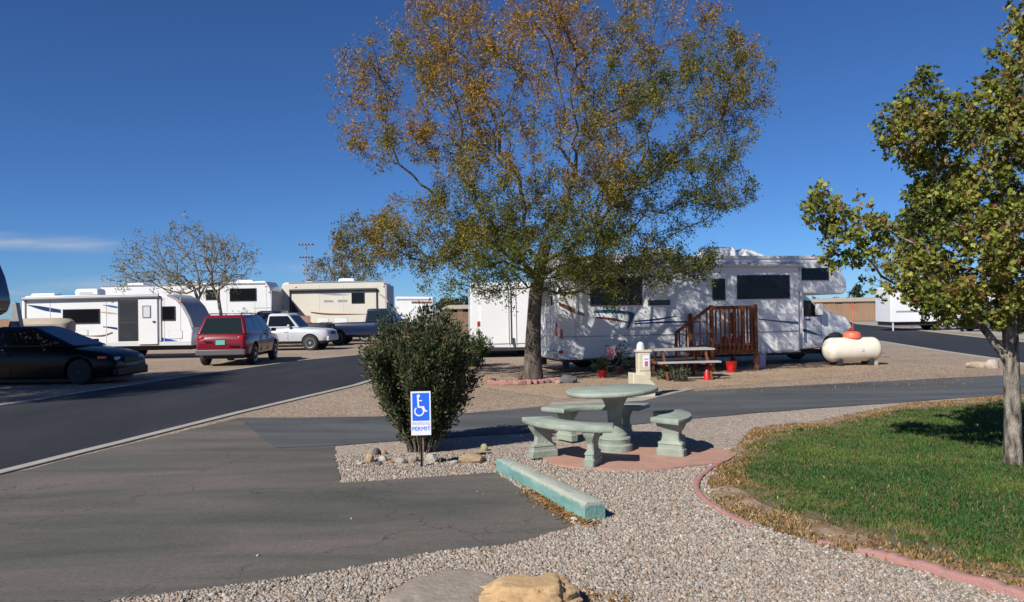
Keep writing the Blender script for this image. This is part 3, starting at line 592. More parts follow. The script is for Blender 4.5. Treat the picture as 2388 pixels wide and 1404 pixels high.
# wheel stop beam
b0,b1=G(1176,1098),G(1388,1216); hd=math.atan2(b0.y-b1.y,b0.x-b1.x); Lb=(b0-b1).length
mb=MB(); rr=random.Random(4); rs=[]
for i in range(15):
    x=Lb*i/14; w=.092; hh=.165-.03*(i/14); j=lambda:rr.uniform(-.003,.003)
    rs.append([(x,-w+j(),-.04),(x,-w+j(),hh-.03+j()),(x,-w+.008,hh-.012),(x,-w+.03,hh+j()),(x,w-.03,hh+j()),(x,w-.008,hh-.012),(x,w+j(),hh-.03+j()),(x,w+j(),-.04)])
mb.rings(rs)
m=MT['beam']=mat('turquoise_weathered_paint',(.09,.22,.2),.88,(.2,.33,.29),9,.5,bump=.6,bscale=26,stretch=(.35,1,1))
T_=m.node_tree; N_=T_.nodes; L_=T_.links; b_=N_['Principled BSDF']; src=b_.inputs['Base Color'].links[0].from_socket
ge=N_.new('ShaderNodeTexCoord'); sz_=N_.new('ShaderNodeSeparateXYZ'); L_.new(ge.outputs['Object'],sz_.inputs[0])
nn_=N_.new('ShaderNodeTexNoise'); nn_.inputs['Scale'].default_value=14; nn_.inputs['Detail'].default_value=6; L_.new(ge.outputs['Object'],nn_.inputs[0])
ma=N_.new('ShaderNodeMath'); ma.operation='MULTIPLY_ADD'; L_.new(nn_.outputs[0],ma.inputs[0]); ma.inputs[1].default_value=.07; L_.new(sz_.outputs[2],ma.inputs[2])
mr=N_.new('ShaderNodeMapRange'); L_.new(ma.outputs[0],mr.inputs[0]); mr.inputs[1].default_value=.148; mr.inputs[2].default_value=.172; mr.inputs[4].default_value=.75
mx_=N_.new('ShaderNodeMix'); mx_.data_type='RGBA'; L_.new(mr.outputs[0],mx_.inputs['Factor']); L_.new(src,mx_.inputs['A']); mx_.inputs['B'].default_value=(.42,.4,.33,1); L_.new(mx_.outputs['Result'],b_.inputs['Base Color'])
o=mb.build('parking_beam','beam',None,bevel=.004,smooth=30); o.location=b1; o.rotation_euler=(0,0,hd); tag(o,'turquoise painted timber wheel stop with worn pale top at the end of the parking bay','wheel stop')
# sign
sb=G(984,1090); 
sg=thing('parking_sign','small blue and white disabled parking sign on a rusty post in front of the bush','sign',sb,R(4))
zt=P(983,912,sb.y).z; zb=P(983,1014,sb.y).z; hw=.5*46/F*sb.y; zc=(zt+zb)/2; hh=(zt-zb)/2
mb=MB(); mb.box(-.013,.013,-.006,.006,-.05,zt-.03); mb.box(-.013,-.009,-.02,-.006,-.05,zt-.03); mb.box(.009,.013,-.02,-.006,-.05,zt-.03); mb.build('post','rust',sg,smooth=0)
mb=MB(); mb.box(-hw,hw,-.034,-.03,zb,zt); mb.build('sign_plate','signwhite',sg,bevel=.0015)
mb=MB(); zs=zb+(zt-zb)*.335; mb.box(-hw+.016,hw-.018,-.0365,-.0345,zs,zt-.018); pl_=mb.build('blue_field','signblue',sg,smooth=0)
# wheelchair emblem
mb=MB(); ex=-.03; ez=zs+.055; yq=-.0395
def flat(mb,pts,th=.0015): mb.prism(pts,yq-th,yq)
def strip(mb,a,b,w):
    a=Vector(a);b=Vector(b);d=(b-a).normalized();p=Vector((-d.y,d.x))*w/2; flat(mb,[tuple(a-p),tuple(b-p),tuple(b+p),tuple(a+p)])
k_=20; ar=R(285)
cc=(ex+.012,ez+.048); rO,rI=.056,.040
for i in range(k_):
    t0=R(130)+ar*i/k_; t1=R(130)+ar*(i+1)/k_*1.001
    flat(mb,[(cc[0]+rI*math.cos(t0),cc[1]+rI*math.sin(t0)),(cc[0]+rO*math.cos(t0),cc[1]+rO*math.sin(t0)),(cc[0]+rO*math.cos(t1),cc[1]+rO*math.sin(t1)),(cc[0]+rI*math.cos(t1),cc[1]+rI*math.sin(t1))])
hc=(ex+.005,zt-.05); flat(mb,[(hc[0]+.018*math.cos(2*math.pi*i/16),hc[1]+.018*math.sin(2*math.pi*i/16)) for i in range(16)])
yq-=.0004; strip(mb,(hc[0]-.006,hc[1]-.012),(ex+.004,ez+.092),.02); yq-=.0004; strip(mb,(ex+.0,ez+.094),(ex+.062,ez+.094),.017); yq-=.0004; strip(mb,(ex+.058,ez+.098),(ex+.082,ez+.04),.016); yq-=.0004; strip(mb,(ex+.078,ez+.044),(ex+.102,ez+.052),.014); yq-=.0004; strip(mb,(ex+.004,hc[1]-.05),(ex+.045,hc[1]-.054),.013)
mb.build('wheelchair_symbol','signwhite',sg,smooth=0)
def text(name,body,size,x,z,par,m,y=-.036):
    cu=bpy.data.curves.new(name,'FONT'); cu.body=body; cu.size=size; cu.align_x='CENTER'; cu.extrude=.0006
    o=bpy.data.objects.new(name,cu); COL.objects.link(o); dg=bpy.context.evaluated_depsgraph_get(); dg.update(); me=bpy.data.meshes.new_from_object(o.evaluated_get(dg)); bpy.data.objects.remove(o); bpy.data.curves.remove(cu)
    me.materials.clear(); me.materials.append(MT[m]); q=bpy.data.objects.new(name,me); COL.objects.link(q); q.parent=par; q.location=(x,y,z); q.rotation_euler=(R(90),0,0); return q
MT['signfaint']=mat('faded_blue_lettering',(.45,.42,.68),.5)
text('lettering','PARKING',.046,0,zb+.115,sg,'signfaint'); text('lettering','PERMIT',.062,0,zb+.052,sg,'signblue')
# stones
def rock(name,label,p,sx,sy,sz,col,seed,rz=0,group=None,par=None,sub=3,rough=.16,cat='rock',sink=.25,col2=None,smooth=32):
    from mathutils import noise
    bm=bmesh.new(); bmesh.ops.create_icosphere(bm,subdivisions=sub,radius=1)
    for v in bm.verts:
        c=v.co.copy(); d=noise.fractal(c*1.1+Vector((seed*3.1,seed,0)),.9,2,4)*rough*1.6; q=[round(c[i]*2.2+seed*.3)/2.2-c[i] for i in range(3)]
        v.co=c*(1+d)+Vector(q)*.0; m_=max(abs(v.co.x),abs(v.co.y),abs(v.co.z)); v.co*=(1-.28*(1-m_))
        v.co.x=max(-.86,min(.88,v.co.x)); v.co.y=max(-.85,min(.87,v.co.y)); v.co.z=min(.8,v.co.z); v.co=Vector((v.co.x*sx,v.co.y*sy,(v.co.z+1-2*sink)*sz))
    me=bpy.data.meshes.new(name); bm.to_mesh(me); bm.free(); me.shade_smooth(); me.set_sharp_from_angle(angle=R(smooth))
    key='rock_%s'%str(col); 
    if key not in MT: MT[key]=mat('rock_surface',col,.92,col2 or tuple(c*.7 for c in col),9/max(sx,.1)*.3+3,.5,bump=.5,bscale=30)
    me.materials.append(MT[key]); o=bpy.data.objects.new(name,me); COL.objects.link(o); o.location=p; o.rotation_euler=(0,0,rz); return tag(o,label,cat,group)
gr=(.34,.3,.25); wh=(.44,.4,.34); tn_=(.38,.27,.16); dk=(.1,.095,.1); pk=(.4,.3,.24); rd=(.3,.15,.09)
RK=[(1007,1080,.062,.055,.06,wh,'pale round rock touching the right side of the sign post'),(963,1079,.07,.05,.045,pk,'pinkish rock just left of the sign post'),(935,1082,.06,.05,.042,gr,'grey rock second left of the sign post'),
(912,1083,.03,.03,.025,rd,'small reddish stone left of the grey rock under the bush'),(893,1077,.055,.045,.04,wh,'pale lumpy rock in the left part of the bush ring'),(884,1086,.035,.03,.03,dk,'small dark stone in front of the pale lumpy rock at the left'),
(878,1062,.04,.035,.05,dk,'dark upright stone behind the pale rocks left of the bush'),(862,1079,.045,.04,.06,tn_,'brown tilted rock at the left end of the bush ring'),(842,1084,.05,.03,.02,wh,'flat whitish stone lying apart at the far left of the ring'),
(893,1060,.045,.035,.03,tn_,'tan flat stone at the rear left of the bush foot'),(1030,1078,.03,.03,.03,dk,'black stone right of the pale round rock'),(1018,1085,.03,.025,.02,pk,'small pinkish stone in front of the black stone'),
(1100,1080,.13,.08,.06,tn_,'long tan rock at the right end of the bush ring'),(1122,1072,.04,.04,.03,wh,'whitish stone resting against the long tan rock'),(1130,1052,.042,.035,.05,(.36,.32,.17),'yellowish stone standing in the shadow right of the bush'),
(1060,1083,.05,.035,.025,wh,'low pale stone between the black stone and the long tan rock'),(1150,1088,.03,.025,.02,rd,'small brown stone between bush ring and turquoise beam'),(950,1090,.03,.025,.02,gr,'tiny grey stone in front of the pinkish rock'),(1338,1218,.05,.028,.022,(.6,.55,.48),'small white stone at the foot of the turquoise beam')]
for i,(x,y,a,b,c,col,lb) in enumerate(RK): rock('rock',lb,G(x,y),a*1.3,b*1.3,c*1.35,col,i+1,i*1.3,sub=2 if i<18 else 2)
q=G(1236,1432); rock('sandstone_rock','large yellow sandstone rock at the bottom edge of the picture',(q.x,q.y+.02,0),.34,.24,.17,(.46,.33,.18),23,.12,sub=5,rough=.15,sink=.35,col2=(.40,.24,.11),smooth=14)
q=G(1010,1425); rock('flat_boulder','flat weathered grey boulder half sunk in the gravel left of the sandstone rock',(q.x+.06,q.y-.02,0),.36,.55,.13,(.3,.25,.21),31,-.35,sub=5,rough=.14,sink=.42,col2=(.22,.185,.15),smooth=30)
for i,(x,y,a,b,c,col,lb) in enumerate([(2283,857,.4,.25,.12,(.42,.34,.25),'flat tan rock beside the far road, left of its pale neighbour'),(2312,858,.2,.2,.18,(.46,.37,.31),'pale pinkish rock beside the far road at its right'),(2040,852,.16,.1,.09,gr,'small grey rock at the right foot of the gas tank'),(745,812,.9,.4,.2,(.42,.3,.21),'low tan mound of earth under the white pickup')][:3]): rock('rock',lb,G(x,y),a,b,c,col,40+i,i,sub=2)
# pink concrete edging of the lawn, low painted strips with gaps and cracks
def edging(label,px,w=.055,hgt=.035,seed=1):
    pts=[Vector(G(x,y)[:2]) for x,y in px]; 
    # smooth with catmull
    out=[]
    for i in range(len(pts)-1):
        p0=pts[max(i-1,0)];p1=pts[i];p2=pts[i+1];p3=pts[min(i+2,len(pts)-1)]
        for j in range(6):
            t=j/6; out.append(.5*((2*p1)+(p2-p0)*t+(2*p0-5*p1+4*p2-p3)*t*t+(3*p1-p0-3*p2+p3)*t**3))
    out.append(pts[-1]); rr=random.Random(seed); rs=[]
    for i,p in enumerate(out):
        d=(out[min(i+1,len(out)-1)]-out[max(i-1,0)]).normalized(); nn=Vector((-d.y,d.x)); f=1+rr.uniform(-.12,.12); h=hgt*(1+rr.uniform(-.2,.15))
        if i in (0,len(out)-1): h*=.4
        ww=w/2*f; rs.append([(p.x+nn.x*a,p.y+nn.y*a,z) for a,z in ((-ww,0),(-ww*.92,h*.8),(-ww*.6,h),(ww*.6,h),(ww*.92,h*.8),(ww,0))])
    mb=MB(); mb.rings(rs); o=mb.build('lawn_edging','pink',None,smooth=40); tag(o,label,'edging','pink edging pieces round the lawn'); return o
edging('curved piece of pink painted edging round the left tip of the lawn',[(1688,1078),(1660,1095),(1634,1116),(1624,1136),(1628,1152),(1646,1172),(1680,1194)],seed=2)
edging('short faded half buried piece of pink edging below the lawn tip',[(1684,1198),(1712,1212),(1752,1230)],.06,.03,seed=5)
edging('long straight piece of pink painted edging running off the lower right corner',[(1998,1292),(2060,1305),(2120,1322),(2200,1344),(2290,1370),(2400,1402),(2500,1430)],.095,.055,seed=3)
edging('small broken piece of pink edging left of the long straight one',[(1906,1270),(1930,1273),(1952,1280)],.07,.035,seed=4)

# ================================================================ AROUND THE BIG TREE
for i in range(12):
    x=1146+i*14.2; y=898-5*math.sin(math.pi*i/11)*-.6-(i/11)*8; q=G(x,y); mb=MB(); rr=random.Random(i); a=.085; mb.box(-a,a,-.06,.06,0,.1+rr.uniform(-.015,.02)); o=mb.build('edging_brick','pink',None,bevel=.018); o.location=q; o.rotation_euler=(rr.uniform(-.06,.06),rr.uniform(-.08,.08),rr.uniform(-.35,.35)+.1); tag(o,'pink painted brick in the row laid at the foot of the big tree','brick','pink bricks at the foot of the big tree')
rock('rock','rounded grey boulder right of the big tree trunk',G(1325,893),.24,.18,.14,(.13,.125,.12),71,0,sub=3)
rock('rock','small pinkish stone between pink bricks and grey boulder',G(1301,895),.08,.07,.07,(.4,.3,.25),72,0,sub=2)
rock('rock','dark stone close right of the big tree trunk',G(1283,886),.14,.12,.11,(.05,.05,.055),73,0,sub=2)
rock('rock','dark reddish stone close left of the big tree trunk',G(1213,889),.07,.06,.11,(.12,.05,.045),74,0,sub=2)
rock('rock','low dark stone above the left end of the pink bricks',G(1150,888),.08,.07,.05,(.08,.075,.07),75,0,sub=2)
def pot(label,px,py,r,h,m,plant=None,seed=1,cat='flower pot'):
    b=G(px,py); t=thing('flower_pot',label,cat,b); mb=MB(); mb.lathe([(r*.01,0),(r*.68,0),(r*.96,h*.82),(r*1.06,h*.82),(r*1.06,h),(r*.92,h),(r*.85,h*.86),(.01,h*.84)],20); mb.build('pot',m,t,smooth=30)
    if plant:
        n_=plant[0]; p=RNG.normal(0,1,(n_,3))*np.array([plant[1]*.45,plant[1]*.45,plant[2]*.3])+np.array([0,0,h+plant[2]*.45]); c=np.array(plant[3])[None]*RNG.uniform(.6,1.4,(n_,1)); scatter('foliage',p,LANCE,[(0,1,2,3)],RNG.uniform(.05,.1,n_),c,'leaf',t)
    return t
pot('red pot with a small green plant near the motorhome rear wheels',1405,881,.12,.2,'red',(260,.22,.3,(.06,.09,.025)))
pot('brown clay pot with a leafy plant right of the red pot',1446,872,.12,.2,'clay',(420,.32,.6,(.05,.08,.03)))
pot('dark pot with a low plant between clay pot and utility post',1480,872,.1,.16,'dark',(240,.25,.25,(.05,.07,.03)))
# pinwheel
b=G(1424,876); t=thing('garden_pinwheel','pink garden pinwheel on a thin stick between red and clay pots','garden ornament',b); mb=MB(); mb.tube([(0,0,0),(0,0,.6)],.008,6); mb.build('stick','dark',t)
mb=MB()
for k in range(6):
    a=k*math.pi/3; mb.add([(0,-.015,.58),(.15*math.cos(a),-.03,.58+.2*math.sin(a)),(.12*math.cos(a+.75),-.008,.58+.17*math.sin(a+.75)),(0,-.004,.58),(.12*math.cos(a+.75),-.002,.58+.17*math.sin(a+.75))],[(0,1,2),(3,4,1)])
mb.build('pinwheel_blades','pinkpl',t,smooth=0)
# low planting under the picnic table edge
for i,(x,y,s_,lb) in enumerate([(1548,886,.33,'green leafy plant just right of the utility post'),(1585,890,.28,'grey green plant in front of the wooden picnic table')]):
    bush('garden_plant',lb,G(x,y),.36,s_,16,700,.07,[(.04,.06,.025),(.08,.1,.05),(.14,.15,.1)] if i else [(.04,.07,.02),(.06,.09,.03)],seed=80+i,low=.02)
# utility pedestal
b=G(1497,924); t=thing('utility_pedestal','cream utility post with a block base, red notice and round meter beside the drive','utility post',b,R(6)); s=b.y/F
mb=MB(); mb.prism([(-26*s,0),(26*s,0),(26*s,30*s),(2*s,52*s),(-26*s,55*s)],-.2,.2); mb.build('base','metalbox',t,bevel=.012)
mb=MB(); mb.box(-10*s,19*s,-.11,.11,40*s,105*s); bx_=mb.build('post','metalbox',t,bevel=.01)
mb=MB(); mb.box(-13*s,22*s,-.125,.125,103*s,108*s); mb.box(-8*s,17*s,-.122,-.108,60*s,100*s); mb.build('cap','metalbox',t,bevel=.005)
mb=MB(); mb.lathe([(.085,0),(.085,.03),(.078,.05),(.075,.09),(.06,.13),(.03,.155),(.005,.16)],20,M=Matrix.Translation((-1*s,0,108*s))); mb.build('meter','lgrey',t)
mb=MB(); mb.box(0*s,15*s,-.1255,-.1225,68*s,96*s); lb_=mb.build('notice','signwhite',t,smooth=0)
mb=MB(); mb.box(4*s,12*s,-.127,-.1258,70*s,82*s); mb.box(3*s,13*s,-.127,-.1258,86*s,88*s); mb.build('notice_print',mat('faded_red_print',(.5,.12,.1),.6),lb_,smooth=0)
# ================================================================ VEHICLES
def cut(o,cutters):
    """real wheel openings: subtract cylinders, then keep the plain mesh"""
    for m_ in cutters:
        c=m_.build('cutter','dark',None,smooth=0); c.location=o.location; c.parent=o.parent
        b=o.modifiers.new('c','BOOLEAN'); b.operation='DIFFERENCE'; b.solver='EXACT'; b.object=c
        dg=bpy.context.evaluated_depsgraph_get(); dg.update(); me=bpy.data.meshes.new_from_object(o.evaluated_get(dg)); o.modifiers.clear(); o.data=me; bpy.data.objects.remove(c)
    o.data.shade_smooth(); o.data.set_sharp_from_angle(angle=R(32))
def interp(tab,x):
    for i in range(len(tab)-1):
        if tab[i][0]<=x<=tab[i+1][0]:
            f=(x-tab[i][0])/max(tab[i+1][0]-tab[i][0],1e-6); return tab[i][1]*(1-f)+tab[i+1][1]*f
    return tab[0][1] if x<tab[0][0] else tab[-1][1]
def wheel(t,x,y,r,w,side,rimm='rim',spokes=5):
    M=Matrix.Translation((x,y,r))@Matrix.Rotation(R(90),4,'X')
    mb=MB(); mb.lathe([(r*.6,-w/2),(r*.93,-w/2),(r,-w*.36),(r,w*.36),(r*.93,w/2),(r*.6,w/2)],28,M=M); wo=mb.build('wheel','tyre',t,smooth=40)
    mb=MB(); s=side; zz=-s*(w/2+.004)   # local z after rotation about X points to -y
    mb.lathe([(r*.64,zz*.3),(r*.64,zz*1.02),(r*.58,zz*.98),(r*.55,zz*.55),(.001,zz*.5)] if zz>0 else [(.001,zz*.5),(r*.55,zz*.55),(r*.58,zz*.98),(r*.64,zz*1.02),(r*.64,zz*.3)],28,M=M)
    for k in range(spokes):
        a=2*math.pi*k/spokes; Ms=M@Matrix.Rotation(a,4,'Z'); z0,z1=sorted((zz*.5,zz*.93)); mb.box(r*.1,r*.6,-r*.075,r*.075,z0,z1,M=Ms)
    z0,z1=sorted((zz*.5,zz*1.0)); mb.lathe([(r*.18,z0),(r*.18,z1),(.001,z1)],12,M=M)
    mb.build('rim',rimm,wo,smooth=40)
def vehicle(name,label,cat,loc,rz,L,Wd,top,zb,gh,paint,wr=.34,wx=None,panels=3,bed=None,cladding=None,group=None,plate=True,rack=False,lights=('redlens','clearlens'),glassm='glassc',spoke=5,rimm='rim',mirror=True,seats=True):
    """top: (x,z) upper line of the lower body rear->front; gh: dict of the cabin; x forward"""
    t=thing(name,label,cat,loc,rz,group); h=L/2; w=Wd/2; wx=wx or (-L*.29,L*.3)
    xs=sorted(set([-h,-h+.04,-h+.12,-h+.3]+[-h+.3+(L-.6)*i/16 for i in range(17)]+[h-.3,h-.12,h-.04,h])); rs=[]
    def half(x): e=(abs(x)/h); return w*(1-.10*e**5-.10*max(0,(e-.94)/.06)**2)
    for x in xs:
        zt=interp(top,x); hw_=half(x); e=abs(x)/h; b=zb+(.10*max(0,(e-.82)/.18)**1.5); en=max(0,(e-.955)/.045); zt2=zt-.09*en**2; b+=.05*en
        prof=[(0,b),(hw_*.86,b),(hw_*.96,b+.05),(hw_*1.0,b+(zt2-b)*.38),(hw_*1.0,b+(zt2-b)*.62),(hw_*.975,b+(zt2-b)*.84),(hw_*.9,zt2-.022),(hw_*.8,zt2),(0,zt2+.025)]
        rs.append([(x,y,z) for y,z in prof]+[(x,-y,z) for y,z in prof[-2:0:-1]])
    mb=MB(); mb.rings(rs); body=mb.build('body',paint,t,smooth=32)
    cs=[]
    for x in wx:
        m_=MB(); m_.lathe([(.001,-w-.3),(wr+.07,-w-.3),(wr+.07,-w+.27),(.001,-w+.27)],28,M=Matrix.Translation((x,0,wr+.01))@Matrix.Rotation(R(90),4,'X')); cs.append(m_)
        m_=MB(); m_.lathe([(.001,w-.27),(wr+.07,w-.27),(wr+.07,w+.3),(.001,w+.3)],28,M=Matrix.Translation((x,0,wr+.01))@Matrix.Rotation(R(90),4,'X')); cs.append(m_)
    if bed:
        m_=MB(); m_.box(bed[0],bed[1],-w+.1,w-.1,interp(top,bed[0])-.42,2); cs.append(m_)
    cut(body,cs)
    for x in wx:
        for s in (-1,1): wheel(t,x,s*(w-.125),wr,.22,s,rimm,spoke)
    # cabin: b0,b1 lower rear/front x; t0,t1 upper; z0,z1; wb,wt half widths
    b0,b1,t0,t1,z0,z1,wb,wt=gh
    lo=[(b0,-wb,z0),(b1,-wb,z0),(b1,wb,z0),(b0,wb,z0)]; hi=[(t0,-wt,z1),(t1,-wt,z1),(t1,wt,z1),(t0,wt,z1)]
    mb=MB(); mb.add(lo+hi,[(0,3,2,1),(0,1,5,4),(1,2,6,5),(2,3,7,6),(3,0,4,7)]); 
    mb.rings([[hi[0],hi[1],hi[2],hi[3]],[(t0+.06,-wt+.05,z1+.035),(t1-.08,-wt+.05,z1+.035),(t1-.08,wt-.05,z1+.035),(t0+.06,wt-.05,z1+.035)]]) if False else None
    mb.add([hi[0],hi[1],hi[2],hi[3],(t0+.1,-wt+.12,z1+.035),(t1-.14,-wt+.12,z1+.035),(t1-.14,wt-.12,z1+.035),(t0+.1,wt-.12,z1+.035)],[(4,5,6,7),(0,1,5,4),(1,2,6,5),(2,3,7,6),(3,0,4,7)])
    bm=bmesh.new(); me=bpy.data.meshes.new('cabin'); me.from_pydata(mb.v,[],mb.f); bm.from_mesh(me); bmesh.ops.remove_doubles(bm,verts=bm.verts,dist=1e-4); bmesh.ops.recalc_face_normals(bm,faces=bm.faces); bm.to_mesh(me); bm.free()
    me.materials.append(MT[paint]); cab=bpy.data.objects.new('cabin',me); COL.objects.link(cab); cab.parent=t; bv=cab.modifiers.new('b','BEVEL'); bv.width=.08 if h>2.39 and zb<.4 else .05; bv.segments=3; bv.limit_method='ANGLE'; bv.angle_limit=R(20); me.shade_smooth(); me.set_sharp_from_angle(angle=R(40))
    qs={'windshield':[lo[1],lo[2],hi[2],hi[1]],'rear_window':[lo[3],lo[0],hi[0],hi[3]]}
    for k_,q in qs.items():
        m_=MB(); panel(m_,q,.07,.93,.08,.9); m_.build(k_,glassm,t,smooth=0)
    for q,flip in (([lo[0],lo[1],hi[1],hi[0]],0),([lo[2],lo[3],hi[3],hi[2]],1)):
        u0=.07; du=(.93-u0)/panels
        for i in range(panels):
            m_=MB(); a,b_=u0+du*i+(.012 if i else 0),u0+du*(i+1)-.012; panel(m_,q,a,b_,.12,.86); m_.build('side_window',glassm,t,smooth=0)
    zr=interp(top,-h+.1); zf=interp(top,h-.15)
    for s in (-1,1):
        m_=MB(); y0,y1=sorted((s*(half(h)*.62),s*(half(h)*.97))); m_.box(h-.22,h-.045,y0,y1,zf-.2,zf-.06); m_.build('headlight',lights[1],t,bevel=.03)
        m_=MB(); y0,y1=sorted((s*(half(h)*.74),s*(half(h)*1.0+.012))); m_.box(-h-.006+.02,-h+.13,y0,y1,zr-.42,zr-.08); m_.build('taillight',lights[0],t,bevel=.02)
        if mirror:
            m_=MB(); y0,y1=sorted((s*(wb+.04),s*(wb+.22))); m_.box(b1-.55,b1-.43,y0,y1,z0+.04,z0+.17); m_.build('mirror',paint,t,bevel=.03)
        hx=(b0+b1)/2; 
        for dx in ((-.25,.65) if panels>1 else (.2,)):
            m_=MB(); y0,y1=sorted((s*(w-.01),s*(w+.018))); m_.box(hx+dx-.1,hx+dx+.06,y0,y1,z0-.2,z0-.165); m_.build('door_handle','dark' if cladding else paint,t,bevel=.006)
            m_=MB(); m_.box(hx+dx+.1,hx+dx+.108,min(s*(w-.02),s*(w+.002)),max(s*(w-.02),s*(w+.002)),zb+.12,z0-.06); m_.build('door_seam','dark',t,smooth=0)
    cm=cladding or paint
    m_=MB(); m_.box(h-.1,h+.045,-w*.86,w*.86,zb+.04,zb+.27); m_.build('front_bumper',cm,t,bevel=.04,seg=3); m_=MB(); m_.box(-h-.07,-h+.1,-w*.9,w*.9,zb+.04,zb+.24); m_.build('rear_bumper',cm,t,bevel=.03)
    m_=MB(); m_.box(h-.05,h+.015,-w*.42,w*.42,zf-.24,zf-.08); m_.build('grille','dark',t,bevel=.01)
    m_=MB(); m_.box(-h*.86,h*.86,-w*.72,w*.72,zb-.09,zb+.03); m_.build('underbody','dark',t)
    if plate:
        m_=MB(); m_.box(-h-.03,-h+.03,-.155,.155,zr-.36,zr-.2); m_.build('number_plate','plate',t)
    if rack:
        m_=MB()
        for s in (-1,1): m_.tube([(t0+.15,s*(wt-.12),z1+.03),(t0+.22,s*(wt-.12),z1+.09),(t1-.35,s*(wt-.12),z1+.09),(t1-.28,s*(wt-.12),z1+.03)],.018,6)
        m_.box(t0+.6,t0+.65,-wt+.12,wt-.12,z1+.075,z1+.095); m_.box(t1-.8,t1-.75,-wt+.12,wt-.12,z1+.075,z1+.095); m_.build('roof_rack','dark',t)
    return t
# red SUV
rl_,rr2=G(478,852),G(592,849); hd=R(93); ctr=Vector(((rl_.x+rr2.x)/2,(rl_.y+rr2.y)/2,0))+Vector((math.cos(hd),math.sin(hd),0))*1.42
sv_=vehicle('parked_suv','dark red SUV parked with its tail to the road beside the white trailer','suv',ctr,hd,4.8,1.86,[(-2.4,1.0),(-2.3,1.1),(-1,1.13),(.9,1.12),(1.1,1.09),(2.1,.99),(2.4,.84)],.34,(-2.34,1.35,-1.98,.35,1.08,1.72,.87,.66),'redpaint',.37,(-1.42,1.45),3,cladding='silverclad',rack=True)
m_=MB(); m_.box(-2.47,-2.44,-.62,-.28,.7,.73); m_.box(-2.47,-2.44,.3,.55,.86,.89); m_.build('badge','chrome',sv_)
# black sedan
zc_=P(100,890,21.9); 
b=G(-50,890); b=Vector((P(83,890,21.8).x,21.8,0)); fx=P(321,850,21.8).x
sd_=vehicle('parked_sedan','black sedan at the left edge, facing right, parked beside the road','car',(fx-2.4,21.6,0),R(-3),4.8,1.84,[(-2.4,.92),(-2.2,1.0),(-1.5,1.02),(.9,.99),(1.15,.97),(1.9,.87),(2.25,.76),(2.4,.62)],.15,(-1.75,1.32,-1.0,.1,.97,1.5,.83,.6),'blackpaint',.33,(-1.4,1.47),2,plate=False,rimm='dark',glassm='glass')
m_=MB(); m_.box(1.98,2.2,-.925,-.84,.66,.73); m_.build('turn_signal','amber',sd_,bevel=.01)
# white pickup, facing right
wf=G(742,815); 
vehicle('pickup_truck','old white pickup facing right behind the red SUV','pickup truck',(wf.x-1.75,wf.y,0),R(-4),5.1,1.9,[(-2.55,1.1),(.5,1.1),(.62,1.13),(1.2,1.1),(2.35,1.02),(2.55,.92)],.42,(-.55,1.15,-.42,.55,1.1,1.78,.84,.72),'whitepaint',.37,(-1.5,1.68),1,bed=(-2.42,-.62),glassm='glass')
# navy pickup, facing right, half behind the bush
wf=G(797,803); 
vehicle('pickup_truck','dark blue pickup facing right in front of the cream fifth wheel','pickup truck',(wf.x+1.75,wf.y,0),R(-2),5.9,2.0,[(-2.95,1.28),(.3,1.28),(1.0,1.28),(1.4,1.25),(2.8,1.15),(2.95,1.0)],.5,(-.2,1.75,-.1,1.1,1.28,1.98,.9,.78),'navypaint',.41,(-1.75,1.95),2,bed=(-2.8,-.35))
# dark grey pickup under the gooseneck
q=G(640,800)
vehicle('pickup_truck','dark grey pickup backed under the fifth wheel noses, behind the white pickup','pickup truck',(P(655,760,43.5).x,43.5,0),R(180),5.6,1.98,[(-2.8,1.3),(.3,1.3),(1.0,1.3),(1.4,1.27),(2.65,1.15),(2.8,1.0)],.5,(-.3,1.7,-.2,1.0,1.3,1.95,.9,.78),'greypaint',.4,(-1.7,1.85),2,bed=(-2.65,-.45))
# dark car far right
q=G(2345,772)
vehicle('parked_car','black car parked beyond the far road at the right edge','car',(q.x,q.y+.5,0),R(178),4.7,1.84,[(-2.35,.95),(-1.5,1.0),(.9,.98),(1.2,.96),(2.1,.85),(2.35,.7)],.25,(-1.8,1.3,-1.2,.3,.98,1.5,.82,.62),'blackpaint',.34,(-1.4,1.42),2)

far_tree('shade_tree','leafy tree standing just left of the view whose shade falls on the road',-900,900,[],12,1,1,GO,.1,[],1) if False else None
